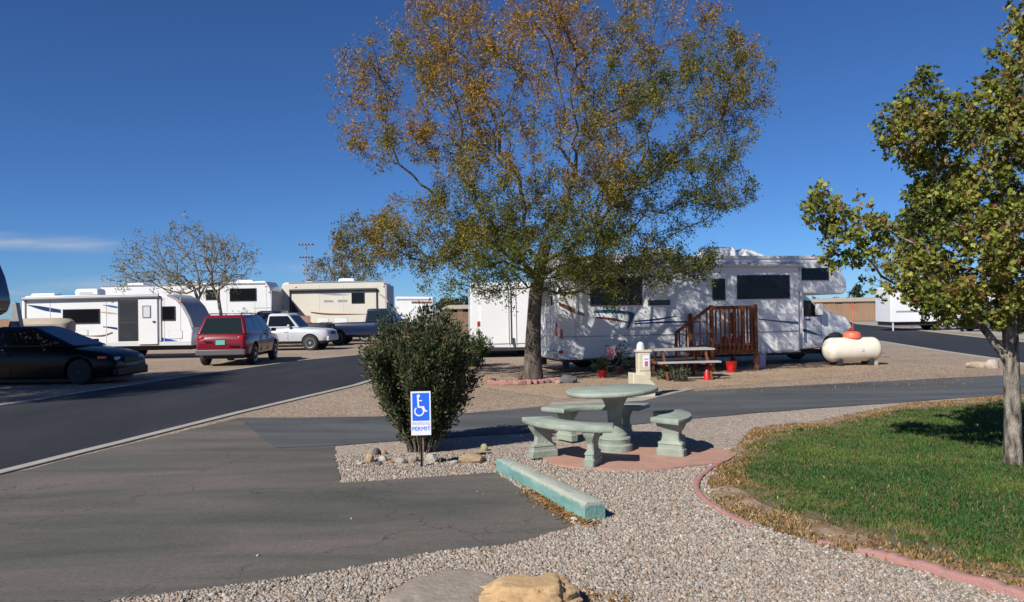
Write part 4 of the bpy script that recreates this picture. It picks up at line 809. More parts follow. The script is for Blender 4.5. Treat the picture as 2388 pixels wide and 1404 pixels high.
# ================================================================ TRAILERS AND MOTORHOME
def win(t,x0,x1,z0,z1,y,name='window',gm='glass',fr='dark',split=0,th=.03):
    m_=MB(); fw=.035; m_.box(x0,x1,y-th,y+.01,z0,z0+fw); m_.box(x0,x1,y-th,y+.01,z1-fw,z1); m_.box(x0,x0+fw,y-th,y+.01,z0+fw,z1-fw); m_.box(x1-fw,x1,y-th,y+.01,z0+fw,z1-fw)
    for i in range(split): xx=x0+(x1-x0)*(i+1)/(split+1); m_.box(xx-.015,xx+.015,y-th*.8,y+.01,z0+fw,z1-fw)
    o=m_.build(name,fr,t,bevel=.006); m_=MB(); m_.box(x0+fw*.5,x1-fw*.5,y-th*.5,y+.012,z0+fw*.5,z1-fw*.5); m_.build('pane',gm,o,smooth=0); return o
def swoosh(t,top,bot,y,m,name='stripe',th=.004,n_=16):
    """curved graphic: two poly-lines in (x,z)"""
    def res(l):
        out=[]
        for i in range(n_+1):
            u=i/n_*(len(l)-1); j=min(int(u),len(l)-2); f=u-j; p0=l[max(j-1,0)];p1=l[j];p2=l[j+1];p3=l[min(j+2,len(l)-1)]
            out.append(tuple(.5*(2*p1[k]+(p2[k]-p0[k])*f+(2*p0[k]-5*p1[k]+4*p2[k]-p3[k])*f*f+(3*p1[k]-p0[k]-3*p2[k]+p3[k])*f**3) for k in (0,1)))
        return out
    a=res(top); b=res(bot); m_=MB()
    vs=[(x,y-th,z) for x,z in a]+[(x,y-th,z) for x,z in b]; k=n_+1
    m_.add(vs,[(i,k+i,k+i+1,i+1) for i in range(n_)]); vs2=[(x,y+.01,z) for x,z in a]+[(x,y+.01,z) for x,z in b]; m_.add(vs2,[(i,i+1,k+i+1,k+i) for i in range(n_)]); m_.build(name,m,t,smooth=0)
def acunit(t,x,y,z,l=.9,w=.65,h=.3):
    m_=MB(); m_.rings([[(x-l/2*a,y-w/2*a,z+zz),(x+l/2*a,y-w/2*a,z+zz),(x+l/2*a,y+w/2*a,z+zz),(x-l/2*a,y+w/2*a,z+zz)] for a,zz in ((1,0),(1.0,h*.55),(.93,h*.9),(.8,h))]); o=m_.build('air_conditioner','white',t,bevel=.03)
    m_=MB()
    for i in range(5): m_.box(x-l*.3,x+l*.3,y-w/2-.004,y-w/2+.01,z+h*.12+i*h*.08,z+h*.15+i*h*.08)
    m_.build('grille','grey',o)
def vent(t,x,y,z,l=.5,h=.12): 
    m_=MB(); m_.rings([[(x-l/2*a,y-l/2*a,z+zz),(x+l/2*a,y-l/2*a,z+zz),(x+l/2*a,y+l/2*a,z+zz),(x-l/2*a,y+l/2*a,z+zz)] for a,zz in ((1,0),(1.05,h*.4),(.9,h*.8),(.6,h))]); m_.build('roof_vent','white',t,bevel=.02)
def wheels_t(t,xs,y,r,w=.22):
    for x in xs:
        for yy in (y,-y): wheel(t,x,yy,r,w,1 if yy>0 else -1,'lgrey',6)
# ---- class C motorhome
MO=Vector((P(1303,841,21.4).x,21.4,0)); MH=R(15.3); m=lambda x,y:PL(x,y,MO,MH)
mh=thing('motorhome','long white cab-over motorhome with blue and brown stripes behind the big tree','motorhome',MO,MH)
BW=2.45; X1=m(1864,700)[0]; ZT=3.17; ZB=.37
xn=[m(1930,598)[0],m(1950,612)[0],m(1974,655)[0],m(1976,676)[0],m(1966,686)[0]]
prof=[(0,ZB),(X1,ZB),(X1,m(1864,684)[1]),(xn[4],m(1966,686)[1]),(xn[3],m(1976,676)[1]),(xn[2],m(1974,655)[1]),(xn[1],m(1950,612)[1]),(xn[0],ZT),(0,ZT)]
mb=MB(); mb.prism(prof,0,BW); mb.build('body','white',mh,bevel=.05,seg=3)
m_=MB(); m_.box(-.03,xn[0]+.05,-.03,.05,ZT-.06,ZT+.03); m_.box(-.03,xn[0]+.05,BW-.05,BW+.03,ZT-.06,ZT+.03); m_.box(-.03,.03,.05,BW-.05,ZT-.06,ZT+.03); m_.build('roof_rail','lgrey',mh,bevel=.01)
m_=MB(); m_.box(.15,xn[0]-.1,.3,BW-.3,ZT+.001,ZT+.02); m_.build('roof_membrane','lgrey',mh)
for x0,y0,x1,y1,sp_ in ((1376,646,1496,713,1),(1719,641,1840,698,0),(1866,625,1931,654,0)):
    a=m(x0,y1); b_=m(x1,y0); win(mh,a[0],b_[0],a[1],b_[1],0,gm='glassb',split=sp_)
# entry door with window
a=m(1653,812); b_=m(1700,638); m_=MB(); m_.box(a[0],b_[0],-.018,.01,a[1]+.15,b_[1]); dr_=m_.build('entry_door','white',mh,bevel=.008); a2=m(1661,700); b2=m(1689,650); win(dr_,a2[0],b2[0],a2[1],b2[1],-.018,gm='glassb',name='door_window')
m_=MB(); m_.box(a[0]+.06,a[0]+.12,-.05,-.018,1.55,1.68); m_.build('handle','dark',dr_)
# awning roller and arms
a=m(1330,622); b_=m(1868,622); m_=MB(); m_.tube([(a[0]+.1,-.09,2.93),(b_[0],-.09,2.93)],.065,10); m_.box(a[0]+.05,b_[0]+.05,-.04,.005,2.99,3.03); aw=m_.build('awning','lgrey',mh,smooth=40)
for xx in (a[0]+.15,b_[0]-.05): m_=MB(); m_.box(xx-.025,xx+.025,-.045,-.003,.9,2.9); m_.build('awning_arm','lgrey',aw)
# storage bay doors, seams, vents
for x0,x1 in ((.35,1.35),(2.7,3.5),(3.65,4.35),(5.9,6.6),(6.7,7.25)):
    m_=MB(); m_.box(x0,x1,-.012,.01,ZB+.06,ZB+.5); m_.build('storage_door','white',mh,bevel=.006)
m_=MB(); m_.box(0,X1,-.018,.0,.98,1.0); m_.box(0,X1,-.014,.0,ZB,ZB+.035); m_.build('body_trim','grey',mh)
a=m(1511,712); b_=m(1562,699); m_=MB(); [m_.box(a[0],b_[0],-.016-.006*(i%2),.01,a[1]+(b_[1]-a[1])*i/4,a[1]+(b_[1]-a[1])*(i+.8)/4) for i in range(4)]; m_.build('side_vent','dark',mh)
def sw(t,mf,y,mt_,top,bot,**k): swoosh(t,[mf(*p) for p in top],[mf(*p) for p in bot],y,mt_,**k)
sw(mh,m,-.0,'brown',[(1303,706),(1322,712),(1345,722),(1364,735)],[(1303,713),(1320,721),(1340,731),(1364,737)])
sw(mh,m,-.0,'teal',[(1385,724),(1425,722),(1462,726),(1480,734),(1464,768)],[(1385,730),(1425,730),(1458,733),(1468,739),(1461,768)])
sw(mh,m,-.001,'brown',[(1388,739),(1425,741),(1466,751)],[(1388,742),(1425,747),(1466,753)])
sw(mh,m,-.001,'navy',[(1480,748),(1530,743),(1580,736)],[(1480,751),(1530,747),(1580,737.5)])
sw(mh,m,-.001,'navy',[(1480,753),(1560,749),(1650,750)],[(1480,756),(1560,753),(1650,751.5)])
sw(mh,m,-.0,'teal',[(1768,743),(1810,747),(1862,750)],[(1768,745),(1815,751),(1862,757)])
m_=MB(); m_.box(.0,.12,-.016,.0,.55,.63); m_.box(.06,.12,-.018,.0,.95,1.2); m_.build('marker_light','redlens',mh)
# rear face (looks to the left of the picture)
for y_ in (.14,BW-.14):
    m_=MB(); m_.box(-.025,.01,y_-.07,y_+.07,1.02,1.38); m_.build('taillight','redlens',mh,bevel=.01)
m_=MB(); m_.box(-.03,.01,.5,BW-.5,1.85,2.5); m_.build('rear_window','glassb',mh); m_=MB(); m_.box(-.16,.0,.1,BW-.1,.42,.6); m_.build('rear_bumper','lgrey',mh,bevel=.03)
m_=MB(); m_.tube([(-.06,.35,.65),(-.1,.35,.7),(-.1,.35,3.0),(-.02,.35,3.1)],.014,6); m_.tube([(-.06,.75,.65),(-.1,.75,.7),(-.1,.75,3.0),(-.02,.75,3.1)],.014,6); [m_.tube([(-.1,.35,.8+.3*i),(-.1,.75,.8+.3*i)],.012,6) for i in range(8)]; m_.build('ladder','lgrey',mh)
# roof things
for px in (1720,1580): a=m(px,598); acunit(mh,a[0],BW*.5,ZT+.02,.95,.7,.34)
a=m(1808,598); m_=MB(); m_.rings([[(a[0]-.42,.9,ZT+.02),(a[0]+.42,.9,ZT+.02),(a[0]+.42,1.6,ZT+.02),(a[0]-.42,1.6,ZT+.02)],[(a[0]-.42,.92,ZT+.3),(a[0]+.3,.92,ZT+.1),(a[0]+.3,1.58,ZT+.1),(a[0]-.42,1.58,ZT+.3)],[(a[0]-.3,1.0,ZT+.34),(a[0]+.2,1.0,ZT+.16),(a[0]+.2,1.5,ZT+.16),(a[0]-.3,1.5,ZT+.34)]]); m_.build('satellite_pod','white',mh,bevel=.05,seg=3)
vent(mh,m(1480,598)[0],BW*.4,ZT+.02); vent(mh,m(1655,598)[0],BW*.6,ZT+.02)
# van cab
CWd=.12; cx0=X1-.02
hoodx=[m(1900,690)[0],m(1926,722)[0],m(1950,727)[0],m(1985,742)[0],m(1997,760)[0],m(1999,790)[0],m(1996,812)[0]]
cp=[(cx0,.42),(hoodx[6],.48),(hoodx[5],m(1999,790)[1]),(hoodx[4],m(1997,760)[1]),(hoodx[3],m(1985,741)[1]),(hoodx[2],m(1950,727)[1]),(hoodx[1],m(1926,720)[1]),(hoodx[0]-.25,m(1966,686)[1]+.05),(cx0,m(1966,686)[1]+.05)]
cab_=thing  # (cab is a part)
mb=MB(); mb.prism(cp,.17,BW-.17); cb_=mb.build('cab','white',mh,bevel=.07,seg=3)
wxc=m(1957,800)[0]; wr_=.39
me_old=cb_
m_=MB(); m_.lathe([(.001,-.3),(wr_+.09,-.3),(wr_+.09,.35),(.001,.35)],28,M=Matrix.Translation((wxc,.17,wr_+.05))@Matrix.Rotation(R(90),4,'X')); m2_=MB(); m2_.lathe([(.001,-.35),(wr_+.09,-.35),(wr_+.09,.3),(.001,.3)],28,M=Matrix.Translation((wxc,BW-.17,wr_+.05))@Matrix.Rotation(R(90),4,'X')); cut(cb_,[m_,m2_])
wheel(mh,wxc,.30,wr_,.24,-1,'lgrey',8); wheel(mh,wxc,BW-.30,wr_,.24,1,'lgrey',8)
rx_=m(1425,850)[0]
for yy in (.22,BW-.22): wheel(mh,rx_,yy,.39,.4,-1 if yy<1 else 1,'lgrey',8)
m_=MB(); m_.lathe([(.001,-.004),(.52,-.004),(.52,.012),(.001,.012)],28,M=Matrix.Translation((rx_,0,.42))@Matrix.Rotation(R(90),4,'X')); 
m_=MB(); m_.prism([m(1882,700),m(1897,700),m(1921,728),m(1920,738),m(1882,738)],.165-.004,.18); cw=m_.build('cab_window','glass',mh,smooth=0)
m_=MB(); m_.prism([(hoodx[1]-.04,m(1926,720)[1]+.05),(hoodx[1]-.0,m(1926,720)[1]+.035),(hoodx[0]-.13,m(1966,686)[1]-.02),(hoodx[0]-.19,m(1966,686)[1]-.02)],.3,BW-.3); m_.build('windshield','glass',mh,smooth=0)
m_=MB(); m_.box(hoodx[1]-.32,hoodx[1]-.16,-.1,.08,m(1905,735)[1],m(1905,708)[1]); m_.box(hoodx[1]-.26,hoodx[1]-.22,.08,.18,m(1905,728)[1],m(1905,724)[1]); m_.build('side_mirror','white',mh,bevel=.02)
m_=MB(); m_.box(cx0+.03,cx0+.045,.162,.175,.6,1.95); m_.box(hoodx[1]-.06,hoodx[1]-.05,.162,.175,.75,1.62); m_.build('door_seam','dark',mh)
a=m(1892,745); m_=MB(); m_.box(a[0]-.08,a[0]+.08,.145,.17,a[1]-.02,a[1]+.02); m_.build('door_handle','dark',mh)
for yy in (.3,BW-.3): m_=MB(); m_.box(hoodx[4]-.1,hoodx[4]+.035,yy-.13,yy+.13,m(1997,785)[1],m(1997,764)[1]); m_.box(hoodx[4]-.14,hoodx[4]+.03,yy-(.16 if yy<1 else -.13),yy-(.12 if yy<1 else -.16),m(1997,785)[1],m(1997,764)[1]); m_.build('headlight','amber',mh,bevel=.015)
m_=MB(); m_.box(hoodx[5]-.08,hoodx[5]+.12,.15,BW-.15,.5,.72); m_.build('front_bumper','chrome',mh,bevel=.03)
sw(mh,lambda x,y:m(x,y),.168,'teal',[(1869,765),(1895,770),(1922,782)],[(1869,769),(1895,778),(1922,784)])
m_=MB(); m_.box(.3,X1+1.2,.35,BW-.35,.28,ZB+.02); m_.build('chassis','dark',mh)
m_=MB(); m_.box(0.2,.35,.15,.3,.12,ZB); m_.box(0.2,.35,BW-.3,BW-.15,.12,ZB); m_.build('stabiliser','dark',mh)
# flag marker on the bumper
m_=MB(); m_.tube([(hoodx[5]+.05,.25,.7),(hoodx[5]+.07,.25,1.75)],.008,5); m_.box(hoodx[5]+.04,hoodx[5]+.09,.24,.26,1.55,1.78); m_.build('marker_rod','orange',mh)
# ---- deck with stairs
DO=MO+Vector((math.sin(MH),-math.cos(MH),0))*1.22; md=lambda x,y:PL(x,y,DO,MH); a=md(1652,713); b_=md(1761,713); dx0,dx1=a[0],b_[0]; zf=.66; zr=a[1]
dk_=thing('wooden_deck','reddish brown wooden entry deck with railing and stairs at the motorhome door','deck',DO,MH)
m_=MB(); nb_=8; [m_.box(dx0,dx1,.02+i*(1.12/nb_),.02+(i+.9)*(1.12/nb_),zf-.03,zf) for i in range(nb_)]; m_.build('floor','wood',dk_,smooth=0)
m_=MB(); m_.box(dx0,dx1,-.02,.02,zf-.2,zf-.03); m_.box(dx0,dx0+.04,.02,1.14,zf-.2,zf-.035); m_.box(dx1-.04,dx1,.02,1.14,zf-.2,zf-.035); m_.build('beam','wood',dk_,smooth=0)
for x_ in (dx0+.045,dx1-.045):
    for y_ in (-.07,1.12): m_=MB(); m_.box(x_-.045,x_+.045,y_-.045,y_+.045,0,zr+(.02 if y_<0 else -.2)); m_.build('post','wood',dk_,bevel=.006)
m_=MB(); m_.box(dx0+.09,dx1-.09,-.06,-.025,zr-.1,zr-.01); m_.box(dx0+.09,dx1-.09,-.06,-.025,zf+.02,zf+.09); nbal=9
for i in range(nbal): x_=dx0+.1+(dx1-dx0-.2)*(i+.5)/nbal; m_.box(x_-.022,x_+.022,-.095,-.062,zf-.1,zr-.03)
m_.build('railing','wood',dk_,smooth=0)
m_=MB(); m_.box(dx1-.06,dx1-.025,0,1.07,zr-.1,zr-.01); [m_.box(dx1-.024,dx1-.0,.08+i*.15,.12+i*.15,zf,zr-.03) for i in range(7)]; m_.build('side_railing','wood',dk_,smooth=0)
e=md(1573,777); n_st=4
for s_ in (-.05,):
    m_=MB(); zL=e[1]; m_.prism([(dx0,zr-.1),(dx0,zr-.0),(e[0],zL+.05),(e[0],zL-.05)],s_-.02,s_+.02); m_.box(e[0]-.04,e[0]+.04,s_-.045,s_-.02,0,zL+.05)
    for i in range(5): u_=(i+.5)/5; x_=e[0]+(dx0-e[0])*u_; m_.box(x_-.02,x_+.02,s_-.04,s_-.02,max(.0,zf*u_-.05),zL+(zr-.05-zL)*u_)
    m_.build('stair_rail','wood',dk_,smooth=0)
for i in range(n_st): x_=dx0-(i+1)*.27; z_=zf*(n_st-i)/(n_st+1); m_=MB(); m_.box(x_,x_+.27,0,.95,z_-.04,z_); m_.build('stair_tread','wood',dk_,smooth=0)
# jugs on the deck
for i,(px,lb) in enumerate(((1702,'red jug with a white cap on the deck, leftmost of three'),(1719,'red jug with a white cap on the deck, middle of three'),(1738,'red jug with a white cap on the deck, rightmost of three'))):
    a=md(px,790); t=thing('jug',lb,'jug',DO+Matrix.Rotation(MH,3,'Z')@Vector((a[0],.28,zf)),0,'red jugs on the deck'); m_=MB(); m_.lathe([(.001,0),(.075,0),(.08,.02),(.08,.2),(.06,.25),(.028,.27),(.028,.29)],16); m_.build('body','red',t); m_=MB(); m_.lathe([(.032,.285),(.032,.325),(.001,.325)],12); m_.build('cap','white',t)
# white bin
b=G(1774,860); t=thing('storage_bin','pale violet plastic bin on the ground right of the deck post','bin',b,MH); m_=MB(); m_.rings([[(-.11*k,-.11*k,z),(.11*k,-.11*k,z),(.11*k,.11*k,z),(-.11*k,.11*k,z)] for k,z in ((.85,0),(1,.4))]); m_.build('body','violet',t,bevel=.012); m_=MB(); m_.box(-.125,.125,-.125,.125,.4,.43); m_.build('lid','violet',t,bevel=.008)
b=G(1706,868); t=thing('bucket','red bucket standing under the wooden deck','bucket',b); m_=MB(); m_.lathe([(.001,0),(.11,0),(.15,.27),(.155,.27),(.155,.29),(.14,.29),(.1,.03),(.001,.03)],20); m_.build('body','red',t); m_=MB(); m_.tube([(.15*math.cos(a),-.02-.02*math.sin(a),.28+.1*math.sin(a)) for a in [math.pi*i/10 for i in range(11)]],.005,5); m_.build('handle','dark',t)
# wooden picnic table in front of the motorhome
b=G(1590,884); pt=thing('picnic_table','weathered grey wooden picnic table with benches left of the deck','table',Vector((P(1588,880,19.4).x,19.4,0)),R(6)); hl=.5*(1662-1520)/F*19.2
m_=MB(); [m_.box(-hl,hl,-.36+i*.18,-.36+i*.18+.165,.7,.74) for i in range(4)]; m_.build('tabletop','grwood',pt,smooth=0)
for s_ in (-1,1):
    m_=MB(); [m_.box(-hl,hl,s_*.66-.12+i*.125,s_*.66-.12+i*.125+.115,.42,.455) for i in range(2)]; m_.build('bench_seat','grwood',pt,smooth=0)
    m_=MB(); x_=s_*hl*.72; m_.prism([(-.3,.7),(-.22,.7),(-.62,0),(-.72,0)],x_-.02,x_+.02,M=Matrix.Rotation(R(90),4,'Z')); m_.prism([(.3,.7),(.22,.7),(.62,0),(.72,0)],x_-.02,x_+.02,M=Matrix.Rotation(R(90),4,'Z')); m_.box(-x_-.02-.05,-x_-.02,-.76,.76,.36,.42); m_.build('leg_frame','wood',pt,smooth=0)
b=G(1649,886); t=thing('traffic_cone','small red cone on the ground at the right end of the wooden picnic table','cone',b); m_=MB(); m_.lathe([(.001,0),(.12,0),(.12,.02),(.085,.025),(.035,.3),(.02,.32),(.001,.32)],18); m_.build('body','red',t)
# ---- propane tank
b0_=G(1988,852); TY=b0_.y; TL=.5*(2056-1919)/F*TY; tr_=.5*(850-788)/F*TY*1.0
tk=thing('propane_tank','cream horizontal gas tank with an orange dome, in front of the motorhome nose','gas tank',(P(1987,850,TY).x,TY,0),R(5)); tr_=.345; zc_=tr_+.11
pf=[(.001,-TL)]+[(tr_*math.cos(R(90-a)),-TL+tr_*.72*(1-math.sin(R(90-a)))) for a in range(10,91,10)]; pf=pf+[(r_,-z_) for r_,z_ in pf[::-1]]
m_=MB(); m_.lathe(pf,36,M=Matrix.Translation((0,0,zc_))@Matrix.Rotation(R(90),4,'Y')); m_.build('shell','tank',tk,smooth=50)
m_=MB(); m_.lathe([(.22,0),(.245,.02),(.245,.1),(.22,.16),(.14,.2),(.001,.21)],28,M=Matrix.Translation((.02,0,zc_+tr_-.035))); m_.build('dome','orange',tk,smooth=40)
for s_ in (-1,1):
    m_=MB(); m_.box(s_*TL*.55-.05,s_*TL*.55+.05,-.28,.28,0,.2); m_.build('foot','dark',tk,bevel=.01); m_=MB(); m_.lathe([(tr_+.006,-.02),(tr_+.006,.02)],36,M=Matrix.Translation((s_*TL*.62,0,zc_))@Matrix.Rotation(R(90),4,'Y')); 
m_=MB(); m_.box(.1,.18,-tr_-.01,-tr_+.02,zc_-.04,zc_+.04); m_.build('data_plate','lgrey',tk)
# ---- generic towed trailer built from a side outline measured on its own plane
def rv(name,label,cat,D,hd,pxl,outline,Wd,paint,wheelspx=(),wr=.36,group=None,bevel=.06):
    O=Vector((P(pxl,760,D).x,D,0)); f=lambda x,y:PL(x,y,O,hd); t=thing(name,label,cat,O,hd,group); m_=MB(); m_.prism([f(*p) for p in outline],0,Wd); m_.build('body',paint,t,bevel=bevel,seg=3)
    for px in wheelspx:
        x_=f(px,800)[0]
        for yy,s_ in ((.14,-1),(Wd-.14,1)): wheel(t,x_,yy,wr,.22,s_,'lgrey',6)
    return t,f
def details(t,f,seams,hatches,lights,y0,y1,ztrim=None):
    m_=MB()
    for px in seams: x_=f(px,0)[0]; m_.box(x_-.012,x_+.012,-.009,0,f(px,y1)[1],f(px,y0)[1])
    if m_.v: m_.build('panel_seam','lgrey',t,smooth=0)
    for (a_,b_,c_,d_) in hatches:
        p=f(a_,d_); q=f(b_,c_); m_=MB(); m_.box(p[0],q[0],-.016,0,p[1],q[1]); h_=m_.build('hatch','white',t,bevel=.01); m_=MB(); m_.box(p[0]-.015,q[0]+.015,-.006,0,p[1]-.015,q[1]+.015); m_.build('gasket','grey',h_)
    for (a_,b_) in lights:
        p=f(a_,b_); m_=MB(); m_.box(p[0]-.06,p[0]+.06,-.03,0,p[1]-.025,p[1]+.025); m_.build('marker_light','amber',t,bevel=.01)
# small white travel trailer
t,f=rv('travel_trailer','small white travel trailer with open door and blue stripes behind the black sedan','trailer',32.7,R(1),48,[(50,808),(50,696),(60,690),(372,686),(392,688),(412,698),(428,716),(442,742),(450,770),(447,806)],2.3,'white',(232,270),.33)
x1,z1=f(372,692); x0,_=f(56,692)
m_=MB(); m_.tube([(x0,-.09,z1+.0),(x1,-.09,z1+.03)],.075,10); aw=m_.build('awning','grey',t); 
for px in (58,374): xx=f(px,700)[0]; m_=MB(); m_.box(xx-.03,xx+.03,-.05,-.002,.75,z1-.05); m_.build('awning_arm','lgrey',aw)
a=f(147,756); b_=f(233,720); win(t,a[0],b_[0],a[1],b_[1],0); a=f(378,748); b_=f(409,714); win(t,a[0],b_[0],a[1],b_[1],0)
a=f(276,796); b_=f(322,701); m_=MB(); m_.box(a[0],b_[0],-.012,.012,a[1],b_[1]); dd=m_.build('doorway','dark',t)
m_=MB(); m_.box(a[0]+.06,b_[0]-.06,-.02,-.012,a[1]+.05,a[1]+.75); m_.box(a[0]+.06,b_[0]-.06,-.02,-.012,a[1]+.82,b_[1]-.06); m_.build('screen','greypaint',dd)
a=f(325,803); b_=f(368,698); m_=MB(); m_.box(a[0],b_[0],-.07,-.03,a[1],b_[1]); dd=m_.build('open_door','white',t,bevel=.008); a=f(334,741); b_=f(353,712); win(dd,a[0],b_[0],a[1],b_[1],-.07,gm='lgrey',fr='grey',name='door_window')
a=f(361,750); m_=MB(); m_.box(a[0]-.05,a[0]+.05,-.11,-.07,a[1]-.03,a[1]+.03); m_.build('handle','dark',dd)
sw(t,f,0,'navy',[(64,711),(95,714),(142,722)],[(64,712),(105,725),(142,730)]); sw(t,f,0,'blue',[(240,711),(258,712),(274,715)],[(240,712),(258,716),(274,719)])
sw(t,f,0,'navy',[(240,761),(258,762),(274,764)],[(240,763),(262,767),(274,769)]); sw(t,f,0,'brown',[(205,783),(240,781),(262,774)],[(205,784),(240,785),(264,777)]); sw(t,f,0,'blue',[(372,786),(392,790),(425,798)],[(372,801),(398,801),(422,799)]); sw(t,f,0,'tan',[(235,727),(255,728),(274,731)],[(235,729),(255,732),(274,733)])
m_=MB(); x_=f(50,800)[0]; x2=f(446,800)[0]; m_.box(x_,x2,-.012,-.0,.56,.72); m_.build('skirt_trim','lgrey',t)
m_=MB(); m_.box(x_+.2,x2-.1,.3,2.0,.36,.56); m_.build('chassis','dark',t)
acunit(t,f(185,690)[0],.9,2.72,.95,.7,.26); acunit(t,f(80,690)[0],.9,2.66,1.0,.6,.16)
xn_=f(450,795)[0]; m_=MB(); m_.prism([(xn_-.02,.5),(xn_+1.2,.45),(xn_+1.2,.53),(xn_-.02,.6)],1.05,1.25); m_.build('hitch','dark',t); m_=MB(); m_.tube([(xn_+.9,1.15,0),(xn_+.9,1.15,.7)],.04,8); m_.build('jack','grey',t)
details(t,f,(110,240,270,374,412),((66,95,776,796),(395,425,772,790),(180,205,770,782)),((262,703),(60,703),(420,705)),694,804)
# curved front corner, its shade away from the sun put into the grey
m_=MB(); l_=[f(*p) for p in [(391,687),(412,697),(428,715),(442,741),(449,763)]]; l2=[(x+.045,z+.012) for x,z in l_]; vs=[(x,y,z) for y in (-.03,2.33) for x,z in l2]+[(x-.1,y,z-.06) for y in (-.03,2.33) for x,z in l2]; k=5
m_.rings([[(x,-.02,z),(x,2.32,z),(x-.1,2.32,z-.05),(x-.1,-.02,z-.05)] for x,z in l2]); m_.build('front_cap','grey',t,smooth=60)
# white fifth wheel behind, nose to the right
t,f=rv('fifth_wheel_trailer','long white fifth wheel with dark window behind the bare tree','trailer',46,R(2),300,[(235,790),(235,668),(618,655),(630,672),(634,700),(634,733),(585,735),(575,790)],2.45,'white',(300,335),.4)
a=f(536,703); b_=f(598,672); win(t,a[0],b_[0],a[1],b_[1],0); a=f(480,700); b_=f(512,675); win(t,a[0],b_[0],a[1],b_[1],0)
m_=MB(); x_,z_=f(236,664); x2,_=f(618,664); m_.box(x_,x2,-.03,.0,z_-.12,z_-.04); m_.build('gutter_trim','grey',t); m_=MB(); x_,z_=f(590,719); x2,_=f(633,719); m_.box(x_,x2,-.008,0,z_,z_+.03); m_.build('nose_trim','grey',t)
for px,pz in ((300,668),(430,665),(560,661)): acunit(t,f(px,pz)[0],1.2,f(px,pz)[1]-.08,1,.7,.32)
m_=MB(); a=f(632,680); m_.box(a[0]-.02,a[0]+.08,.0,2.45,f(632,730)[1],f(632,678)[1]); m_.build('front_cap','grey',t,bevel=.05)
details(t,f,(350,420,520,585,612),((480,512,745,775),(540,566,745,775)),((620,668),(400,672)),668,733)
# cream fifth wheel, nose to the left
t,f=rv('fifth_wheel_trailer','cream fifth wheel with dark framed awning behind the dark blue pickup','trailer',49,R(-1),657,[(724,766),(724,738),(665,734),(655,720),(652,695),(658,663),(664,659),(882,655),(896,660),(902,690),(902,766)],2.45,'cream',(850,875),.4)
a=f(820,708); b_=f(850,682); win(t,a[0],b_[0],a[1],b_[1],0)
x_,z_=f(676,678); x2,_=f(880,678); m_=MB(); m_.tube([(x_,-.1,z_),(x2,-.1,z_)],.08,8); aw=m_.build('awning','dark',t)
for px in (677,879): xx=f(px,700)[0]; m_=MB(); m_.box(xx-.04,xx+.04,-.06,-.002,f(px,728)[1],z_); m_.build('awning_arm','dark',aw)
m_=MB(); m_.prism([f(680,702),f(698,728),f(680,728)],-.03,0); m_.build('graphic','dark',t); sw(t,f,0,'brown',[(725,727),(770,731),(860,732)],[(725,730),(770,735),(860,733)]); sw(t,f,0,'grey',[(740,682),(780,684),(815,687)],[(740,685),(780,689),(815,688)]); sw(t,f,0,'tan',[(882,684),(895,690),(905,702)],[(882,686),(893,694),(905,706)]); sw(t,f,0,'grey',[(755,700),(770,700),(778,701)],[(755,705),(770,705),(778,705)]); sw(t,f,0,'grey',[(788,699),(798,699),(810,699)],[(788,705),(798,705),(810,704)])
m_=MB(); a=f(900,670); m_.box(a[0]-.1,a[0]+.08,0,2.45,f(905,720)[1],f(905,664)[1]); m_.build('end_cap','grey',t,bevel=.05)
acunit(t,f(800,658)[0],1.2,f(800,657)[1]-.05,1,.7,.3); vent(t,f(710,660)[0],1.2,f(710,658)[1]-.03); m_=MB(); x_,z_=f(664,657); m_.box(f(664,0)[0],f(900,0)[0],-.03,0,z_-.1,z_-.04); m_.build('gutter_trim','grey',t)
details(t,f,(735,790,870,890),((740,765,742,758),(780,810,742,758),(890,899,740,755)),((895,668),(690,670)),665,726)
# further RVs
t,f=rv('travel_trailer','small white trailer with a brown band right of the cream fifth wheel','trailer',60,R(0),922,[(922,762),(922,692),(1010,692),(1010,762)],2.4,'white',(950,962),.38)
sw(t,f,0,'grey',[(924,697),(960,697),(1008,697)],[(924,701),(960,701),(1008,701)]); sw(t,f,0,'brown',[(960,703),(980,703),(1008,703)],[(960,708),(980,708),(1008,708)],); a=f(985,725); b_=f(1000,712); win(t,a[0],b_[0],a[1],b_[1],0); a=f(985,755); b_=f(1000,728); m_=MB(); m_.box(a[0],b_[0],-.02,0,a[1],b_[1]); m_.build('door','lgrey',t)
t,f=rv('box_trailer','white box trailer with double rear doors just left of the big tree trunk','trailer',29.6,R(4),1099,[(1097,811),(1097,660),(1246,657),(1246,811)],5.2,'white',(),.38,bevel=.03)
for yy in (2.2,3.0):
    for xx in (f(1115,0)[0],f(1217,0)[0]): 
        wheel(t,xx,yy,.37,.22,-1 if xx<1 else 1,'lgrey',6)
x0=f(1099,0)[0]; xm=f(1180,0)[0]; x2=f(1244,0)[0]
for a_,b_ in ((x0+.14,xm-.03),(xm+.03,x2-.14)): 
    m_=MB(); m_.box(a_,b_,-.035,0,f(1100,803)[1],f(1100,668)[1]); dd=m_.build('rear_door','white',t,bevel=.012)
m_=MB(); m_.box(xm-.012,xm+.012,-.03,0,.5,2.6); m_.build('door_gap','dark',t); m_=MB(); m_.box(xm+.03,xm+.09,-.08,-.035,.42,.72); m_.build('door_latch','dark',t); m_=MB(); [m_.tube([(x_,-.06,.5),(x_,-.06,2.6)],.012,6) for x_ in (xm-.12,xm+.16)]; m_.build('lock_rod','lgrey',t)
for x_ in (x0+.07,x2-.07): m_=MB(); m_.box(x_-.05,x_+.05,-.02,0,1.18,1.36); m_.build('taillight','redlens',t)
m_=MB(); m_.box(x0+.04,x2-.04,-.1,4.9,.25,.37); m_.build('bumper','dark',t,bevel=.01)
